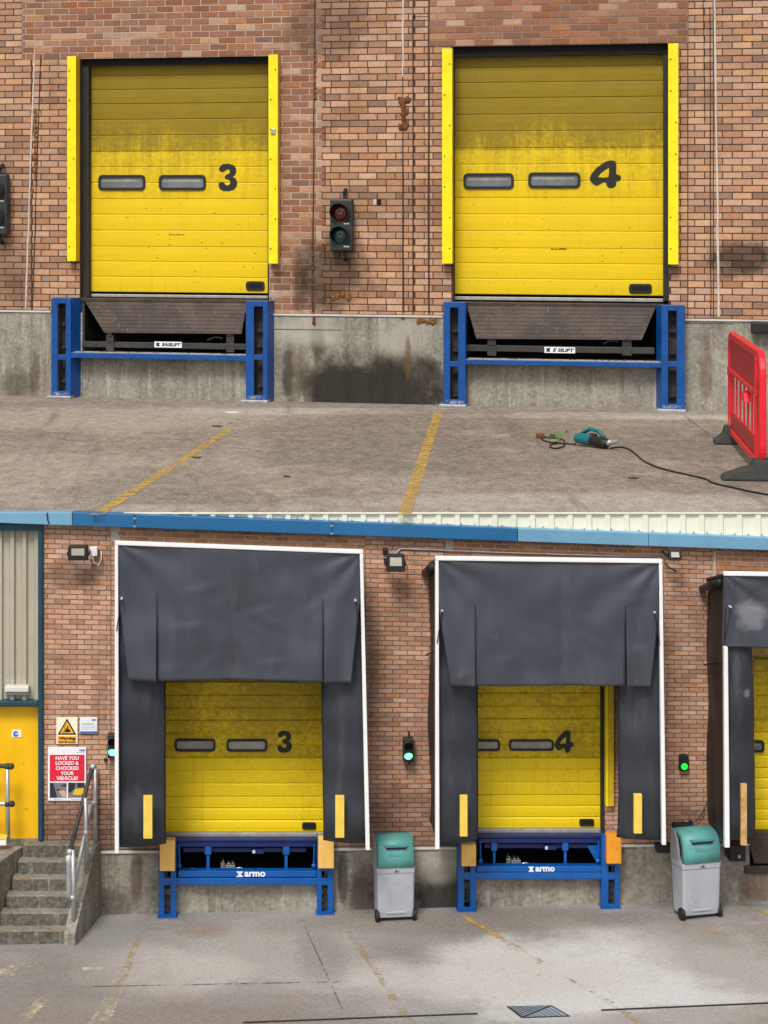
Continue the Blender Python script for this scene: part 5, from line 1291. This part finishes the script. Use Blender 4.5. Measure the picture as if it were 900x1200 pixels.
jb = Thing(L, "junction_box", "small white junction box with a drooping cable beside a floodlight", "junction box", (Lx(110), 0, Lz(110, 650)))
jb.add("box", MB().bpx(L, 105, 641.5, 114, 652, .10, .004), M_white, bevel=.01)
pts = [(108, 651, .08), (110, 659, .1), (115, 662.5, .1), (119, 655, .04), (118.5, 646, .02)]
jb.add("cable", MB().tube([(*[L.P(a, b, v)[0]], -v, L.P(a, b, v)[1]) for a, b, v in pts], .009, 6), M_flash, smooth=True)
jb.add("gland", MB().bpx(L, 104, 652, 109, 655, .09, .03), M_galv)
se = Thing(L, "motion_sensor", "tiny black motion sensor beside the floodlight between the shelters", "sensor", (Lx(452), 0, Lz(452, 648)))
se.add("sensor_head", MB().bpx(L, 449, 643.5, 455, 650.5, .12, .004), M_black, bevel=.01); se.add("stem", MB().bpx(L, 451.5, 650.6, 455, 654, .08, .03), M_white)
def lcable(label, pts, r, m, name="conduit", cat="conduit"):
    q = [(L.P(a, b, v)[0], -v, L.P(a, b, v)[1]) for a, b, v in pts]; single(L, name, label, cat, MB().tube(q, r, 6), m, smooth=True)
lcable("thin steel conduit running from the middle floodlight along above the door 4 shelter", [(463, 652, .05), (466, 646, .03), (470, 643, .02), (500, 644, .02), (530, 645.5, .02), (600, 648, .02), (700, 651, .02), (768, 653, .02)], .010, M_galv)
lcable("short black cable looping below the tilted floodlight", [(779, 660, .06), (783, 664, .05), (789, 668, .03), (793, 669, .02)], .008, M_cord, "cable", "cable")
lcable("thin black cable drooping from the rightmost shelter to the black box behind the bin", [(830, 935, .03), (825, 950, .05), (818, 960, .06), (808, 967, .06), (800, 970, .06)], .006, M_cord, "cable", "cable")
mb = MB().bpx(L, 789, 966, 813, 972, .12, .02).bpx(L, 801, 963, 803, 966.1, .1, .04).bpx(L, 808, 962.5, 812, 966.1, .1, .04)
single(L, "cable_box", "small black cable box on the brick behind the turned bin", "cable box", mb, M_black, bevel=.006)
mb = MB().bpx(L, 770, 991.5, 790, 1000, .2, .02)
single(L, "rubber_bumper", "black rubber bumper under the right edge of the door 4 shelter", "bumper", mb, M_black, bevel=.015)
th = Thing(L, "rubber_bumper", "black rubber bumper with a steel bolt below the rightmost shelter", "bumper", (Lx(864), 0, Lz(864, 1010)))
th.add("block", MB().bpx(L, 855, 992, 874, 1010, .3, .02), M_black, bevel=.015); x, z = L.P(866, 1003, .3); th.add("bolt", MB().tube([(x, -.33, z), (x, -.29, z)], .02, 8), M_galv)
signal(L, "green lit traffic light on brick between the door 3 and door 4 shelters", 472.5, 866, 485, 893, .16, True, "lit traffic lights", True)
signal(L, "green lit traffic light partly hidden by the left edge of the door 3 shelter", 126, 861, 139, 889, .16, True, "lit traffic lights", False)
th = Thing(L, "traffic_light", "small black signal with a green LED cluster above the turned bin", "traffic light", (Lx(802), 0, Lz(802, 903)), "lit traffic lights")
X0, Z1 = L.P(796.5, 885, .08); X1, Z0 = L.P(807.5, 904, .08)
th.add("housing", MB().prism(rounded(X0, X1, Z0, Z1, .03), -.08, -.004), M_black, bevel=.008)
mb = MB(); cx, cz = L.P(802.3, 898.5, .09)
for i in range(37):
    r = .0 if i == 0 else (.013 if i < 7 else (.025 if i < 19 else .037)); a = i * (math.tau / (6 if i < 7 else 12 if i < 19 else 18)); mb.ell((cx + r * math.cos(a), -.083, cz + r * math.sin(a)), (.0065, .005, .0065), 6, 4)
th.add("led_cluster", mb, M_glow2, stuff=True)
mb = MB().bpx(L, 122, 889, 125, 893, .03, .004)
single(L, "wall_clip", "tiny black clip on the brick just below the hidden traffic light", "clip", mb, M_black)
# signs
def plate(name, label, x0, y0, x1, y1, m="white", v=.03):
    X0, Z1 = L.P(x0, y0, v); X1, Z0 = L.P(x1, y1, v)
    th = Thing(L, name, label, "sign", (0.5 * (X0 + X1), 0, Z0)); th.add("board", MB().box(X0, X1, -v, -.004, Z0, Z1), M_print[m], bevel=.004); return th
V1, V2, V3 = .0325, .0345, .0365
def bx(th, x0, y0, x1, y1, c, v=V1): return th.add("print", MB().bpx(L, x0, y0, x1, y1, v, .029), M_print[c])
def tx(th, s, x0, y0, x1, y1, c, v=V2, bold=.02): return th.add("lettering", text_px(L, s, x0, y0, x1, y1, v, bold=bold), M_print[c])
s1 = plate("warning_sign", "cream and amber forklift warning sign with black triangle, on brick by the yellow door", 66, 841, 91, 872, "cream")
s1.add("print", MB().ppx(L, [(67.5, 861), (89.5, 861), (78.5, 842)], V1, .029), M_print['black']); s1.add("print", MB().ppx(L, [(70.3, 859.3), (86.7, 859.3), (78.5, 845.2)], V2, .029), M_print['amber'])
s1.add("pictogram", MB().bpx(L, 75.6, 851, 76.3, 858, V3, .03).ppx(L, [(76.3, 858), (82.3, 858), (82.3, 855), (80.5, 855), (79.6, 850.5), (78.5, 850.5), (78.5, 854), (76.9, 854)], V3, .03).bpx(L, 73.6, 857.4, 76, 858.2, V3, .03), M_print['black'])
bx(s1, 67.5, 862.6, 89.5, 871, 'amber'); tx(s1, "Warning", 68.6, 863.4, 88.2, 867.6, 'black', bold=.04); tx(s1, "Fork lift trucks", 68.8, 868.2, 88, 870.6, 'black')
s2 = plate("notice_sign", "small pale blue and white notice right of the forklift warning sign", 93.5, 841, 114, 859.5)
tx(s2, "NHS", 107.5, 842.5, 112, 844.6, 'blue', V1, .04); bx(s2, 95, 848, 110, 848.7, 'grey'); bx(s2, 95, 850.2, 112, 850.9, 'pale'); bx(s2, 95, 852, 111, 852.7, 'pale'); bx(s2, 95, 853.8, 112, 854.5, 'pale'); bx(s2, 93.8, 857, 113.7, 859.2, 'blue')
s3 = plate("safety_poster", "white poster with red panel asking about locked and chocked vehicles, left of the handrail", 56, 876, 101, 938.5)
bx(s3, 58.3, 884.5, 99, 915.5, 'red')
for t, a, b, y in (("HAVE YOU", 65.3, 92.3, 886.2), ("LOCKED &", 65.3, 92.3, 892), ("CHOCKED", 65.3, 92.3, 898), ("YOUR", 71, 86.5, 904), ("VEHICLE?", 66, 91.5, 909.8)): tx(s3, t, a, y, b, y + 4.3, 'white', bold=.03)
tx(s3, "NHS", 93.2, 878, 99.3, 880.4, 'blue', V1, .04); bx(s3, 89, 881.3, 99.3, 882.2, 'pale')
bx(s3, 58.3, 917.3, 78, 934.8, 'grey'); bx(s3, 79.8, 917.3, 99, 934.8, 'grey')
s3.add("print", MB().ppx(L, [(58.3, 934.8), (67, 934.8), (62.5, 918), (58.3, 917.3)], V2, .03).ppx(L, [(66, 924), (78, 928), (78, 930), (67, 927)], V2, .03).ppx(L, [(70, 921), (78, 918.5), (78, 922)], V2, .03), M_print['dark'])
s3.add("print", MB().ppx(L, [(68, 927), (74, 926), (78, 928), (78, 934), (74, 934.5), (71, 931)], V3, .03), M_print['skin'])
s3.add("print", MB().ppx(L, [(79.8, 917.3), (88.5, 917.3), (87, 924), (83, 928.5), (79.8, 928.5)], V2, .03).ppx(L, [(90, 917.3), (99, 917.3), (99, 923), (91, 923)], V2, .03), M_print['dark'])
s3.add("print", MB().ppx(L, [(85, 931), (88, 925), (94, 924), (98, 923.2), (98, 929), (94, 932)], V3, .03), M_print['yellow'])
bx(s3, 63, 936, 73, 937, 'pale'); bx(s3, 83, 936, 96, 937, 'pale')

# left bay: cladding, frame, yellow door
bay = Thing(L, "wall_panel", "beige ribbed metal cladding panel in a dark teal frame above the yellow side door", "cladding", (Lx(20), .0, Lz(20, 826)))
bay.add("frame", MB().bpx(L, 44.5, 622.5, 50, 985, .06, -.3).bpx(L, -90, 614, 50, 622.2, .062, -.3).bpx(L, -90, 822, 44.3, 827.5, .058, -.3), M_teal, bevel=.008, split=True)
mb = MB(); pts = []; xx = Lx(-90); pit = 14.3 / (F / D2)
while xx < Lx(44):
    for u, y in ((0, .08), (.1, .03), (.42, .03), (.52, .08)): pts.append((xx + u * pit, y))
    xx += pit
n = len(pts); za, zb = Lz(20, 824), Lz(20, 616)
mb.add([(p[0], p[1], za) for p in pts] + [(p[0], p[1], zb) for p in pts], [(i, i+1, n+i+1, n+i) for i in range(n-1)])
bay.add("ribbed_sheet", mb, M_clad2, closed=False)
bay.add("backing", MB().box(Lx(-90), Lx(50), .32, .9, Lz(20, 990), Lz(20, 612)), M_teal)
blk = Thing(L, "bulkhead_light", "white bulkhead light on the beige cladding above the yellow side door", "light", (Lx(18), 0, Lz(18, 813)))
blk.add("base", MB().bpx(L, 5, 811.5, 34, 814, .02, -.07), M_alu); blk.add("diffuser", MB().bpx(L, 5.5, 804.5, 33.5, 811.3, .06, -.07), M_ledoff, bevel=.012)
dr = Thing(L, "side_door", "plain golden yellow side door at the top of the concrete stairs", "door", (Lx(20), .1, Lz(20, 983)))
Xa, Zt = L.P(-60, 828, -.1); Xb, Zb = L.P(51.0, 983, -.1)
dr.add("leaf", MB().box(Xa, Xb, .1, .15, Zb, Zt), M_ydoor)
hd = dr.add("handle", MB().bpx(L, 48, 895, 52.5, 910, -.02, -.1), M_beam, bevel=.008); dr.add("keeper", MB().bpx(L, 48.6, 889, 51.6, 894.6, -.06, -.1), M_galv, hd)
mb = MB().bpx(L, 14, 855.5, 25, 864, -.092, -.1); nb = dr.add("notice", mb, M_print['white'])
x, z = L.P(18.5, 860, -.09); dr.add("symbol", MB().tube([(x, .088, z), (x, .093, z)], .035, 16), M_print['blue'], nb); dr.add("symbol", MB().bpx(L, 18, 859.3, 22, 860.7, -.086, -.09), M_print['white'], nb)
dr.add("scuff", MB().bpx(L, 29, 946, 33, 949.5, -.0985, -.1).bpx(L, 12, 869, 22, 869.5, -.0985, -.1).bpx(L, 44, 947, 45.5, 948.5, -.0985, -.1).bpx(L, 26, 889, 28.5, 897, -.0985, -.1), M_mustard)

# stairs
ZL = L.P(60, 985, 0)[1]
gl = L.gz(Lx(90)); nst = 6
st = Thing(L, "concrete_stairs", "worn concrete stairs with yellow edge marks leading up to the side door", "stairs", (Lx(60), 0, gl))
TR = .165
tops = [(27, 92, 985, 989), (21, 92, 1005.5, 1008), (15, 92, 1024, 1028), (8, 88, 1044, 1047), (0, 85, 1064.5, 1068), (-12, 80, 1086, 1090)]
rise = (ZL - gl) / nst
vland = .16
fronts = [(27.5, 99.5), (21, 97.5), (14.5, 95), (7.5, 90), (.5, 86), (-12, 82)]
side_pts = []
for i in range(nst):
    vF = vland + TR * i; zt = ZL - rise * i
    a, b = fronts[i]
    X0 = L.P(a, 1000 + 20 * i, vF)[0]; X1 = L.P(b, 1000 + 20 * i, vF)[0]
    zlow = gl - .1
    mb = MB().box(X0, X1 - .002 * i, -vF, -vF + TR + (.25 if i == 0 else .03), zlow - .01 * i, zt)
    stp = st.add("step", mb, M_step, bevel=.012)
    st.add("riser", MB().box(X0 + .006, X1 - .012, -vF - .005, -vF + .01, zlow, zt - .016), M_riser, stp)
    for xa, xb in ((X0 + .02, X0 + random.uniform(.12, .3)), (X1 - random.uniform(.12, .3), X1 - .04)):
        st.add("edge_mark", MB().box(xa, xb, -vF - .007, -vF + .028, zt - .02, zt + .0025), M_line2, stp)
    side_pts.append((X1, vF, zt))
# landing, left and right flanking walls
st.add("landing", MB().box(Lx(-90), Lx(116), -vland + .25 - .02, .3, gl - .3, ZL - .004), M_step)
mb = MB()
X0l = L.P(27, 990, vland)[0]
q0, q1 = L.P(26, 985, .05), L.P(-12, 1090, 1.0)
ptsl = [(L.P(27, 985, .1)[0], -.1), (L.P(-14, 1085, 1.02)[0], -1.02), (L.P(-90, 1085, 1.02)[0], -1.02), (L.P(-90, 985, .1)[0], -.1)]
mb.prismz(ptsl, gl - .3, ZL - .035)
st.add("flank_wall", mb, M_stepside, bevel=.01)
GA = L.G(118, 1075); GB = L.G(88, 1108.5)
mb = MB()
XA, XB = GA.x, GB.x; yA, yB = -.02, GB.y
prof = [(0.0, ZL + .0), (.22, ZL), (1.0, gl + rise * .95)]
vs = []
for s, z in prof:
    vs += [(XA + (XB - XA) * s, yA + (yB - yA) * s, z), (XA + (XB - XA) * s - .14, yA + (yB - yA) * s, z)]
for s, z in prof:
    vs += [(XA + (XB - XA) * s, yA + (yB - yA) * s, gl - .2), (XA + (XB - XA) * s - .14, yA + (yB - yA) * s, gl - .2)]
mb.add(vs, [(0, 2, 3, 1), (2, 4, 5, 3), (0, 6, 8, 2), (2, 8, 10, 4), (1, 3, 9, 7), (3, 5, 11, 9), (4, 10, 11, 5), (0, 1, 7, 6), (6, 7, 9, 8), (8, 9, 11, 10)])
st.add("flank_wall", mb, M_stepside, bevel=.01)
# handrails
hr = Thing(L, "handrail", "galvanised stair handrail with a dark sloping top rail in front of the poster", "handrail", L.G(88, 1100))
def hp(px, py, v): x, z = L.P(px, py, v); return (x, -v, z)
def tubep(th, nm, pts, r, m, **k): return th.add(nm, MB().tube([hp(*p) for p in pts], r, 10), m, smooth=True, **k)
r = .028
va, vb, vc = .10, .95, .5
tubep(hr, "post", [(111.5, 899, va), (112, 998, va)], r, M_galv)
tubep(hr, "post", [(100.3, 935, vc), (101.5, 1022, vc)], r, M_galv)
tubep(hr, "post", [(85.5, 996, vb), (86.5, 1090, vb)], r, M_galv)
tubep(hr, "top_rail", [(110, 899, va), (107, 902, va + .03), (82, 997, vb)], r, M_beam)
tubep(hr, "mid_rail", [(110, 941, va), (106, 946, va + .05), (99, 978, vc), (84, 1053, vb)], r, M_galv)
tubep(hr, "end_bend", [(82, 998, vb), (80.5, 1010, vb + .01), (80.5, 1050, vb + .02), (83, 1055, vb)], r * 1.05, M_galv)
for p in ((109, 899, va), (110.5, 941, va), (82, 998.5, vb), (85, 1052, vb), (100.3, 976, vc)):
    hr.add("fitting", MB().ell(hp(*p), (.045, .045, .045), 10, 8), M_galv, smooth=True)
for p, q_ in (((80.5, 1003, vb), (80.7, 1009, vb)), ((80.5, 1044, vb), (80.7, 1048, vb)), ((107.5, 902, va), (106, 906, va)), ((107, 944, va), (105.5, 949, va))):
    hr.add("tape_band", MB().tube([hp(*p), hp(*q_)], .034, 10), M_white)
hl = Thing(L, "handrail", "galvanised guard rail end in front of the yellow side door", "handrail", (Lx(9), -.2, ZL))
tubep(hl, "post", [(8.5, 897, .2), (9.5, 988, .2)], r, M_galv)
tubep(hl, "top_rail", [(-60, 893, .2), (8, 898, .2), (13, 898, .2)], r, M_beam)
tubep(hl, "mid_rail", [(-60, 940, .2), (8, 942, .2), (14, 942, .2)], r, M_galv)
for p in ((8.5, 898, .2), (8.8, 942, .2), (14, 942, .2), (13, 898, .2)): hl.add("fitting", MB().ell(hp(*p), (.042, .042, .042), 10, 8), M_beam, smooth=True)
vlan = .75
ab = Thing(L, "anchor_box", "small white and yellow box beside the foot of the guard rail", "box", (Lx(4), -.3, ZL))
ab.add("box", MB().bpx(L, -4, 984, 7.5, 991, .3, .2), M_white, bevel=.006); ab.add("cap", MB().bpx(L, -4.5, 981, 8, 984, .305, .19), M_strip, bevel=.004)
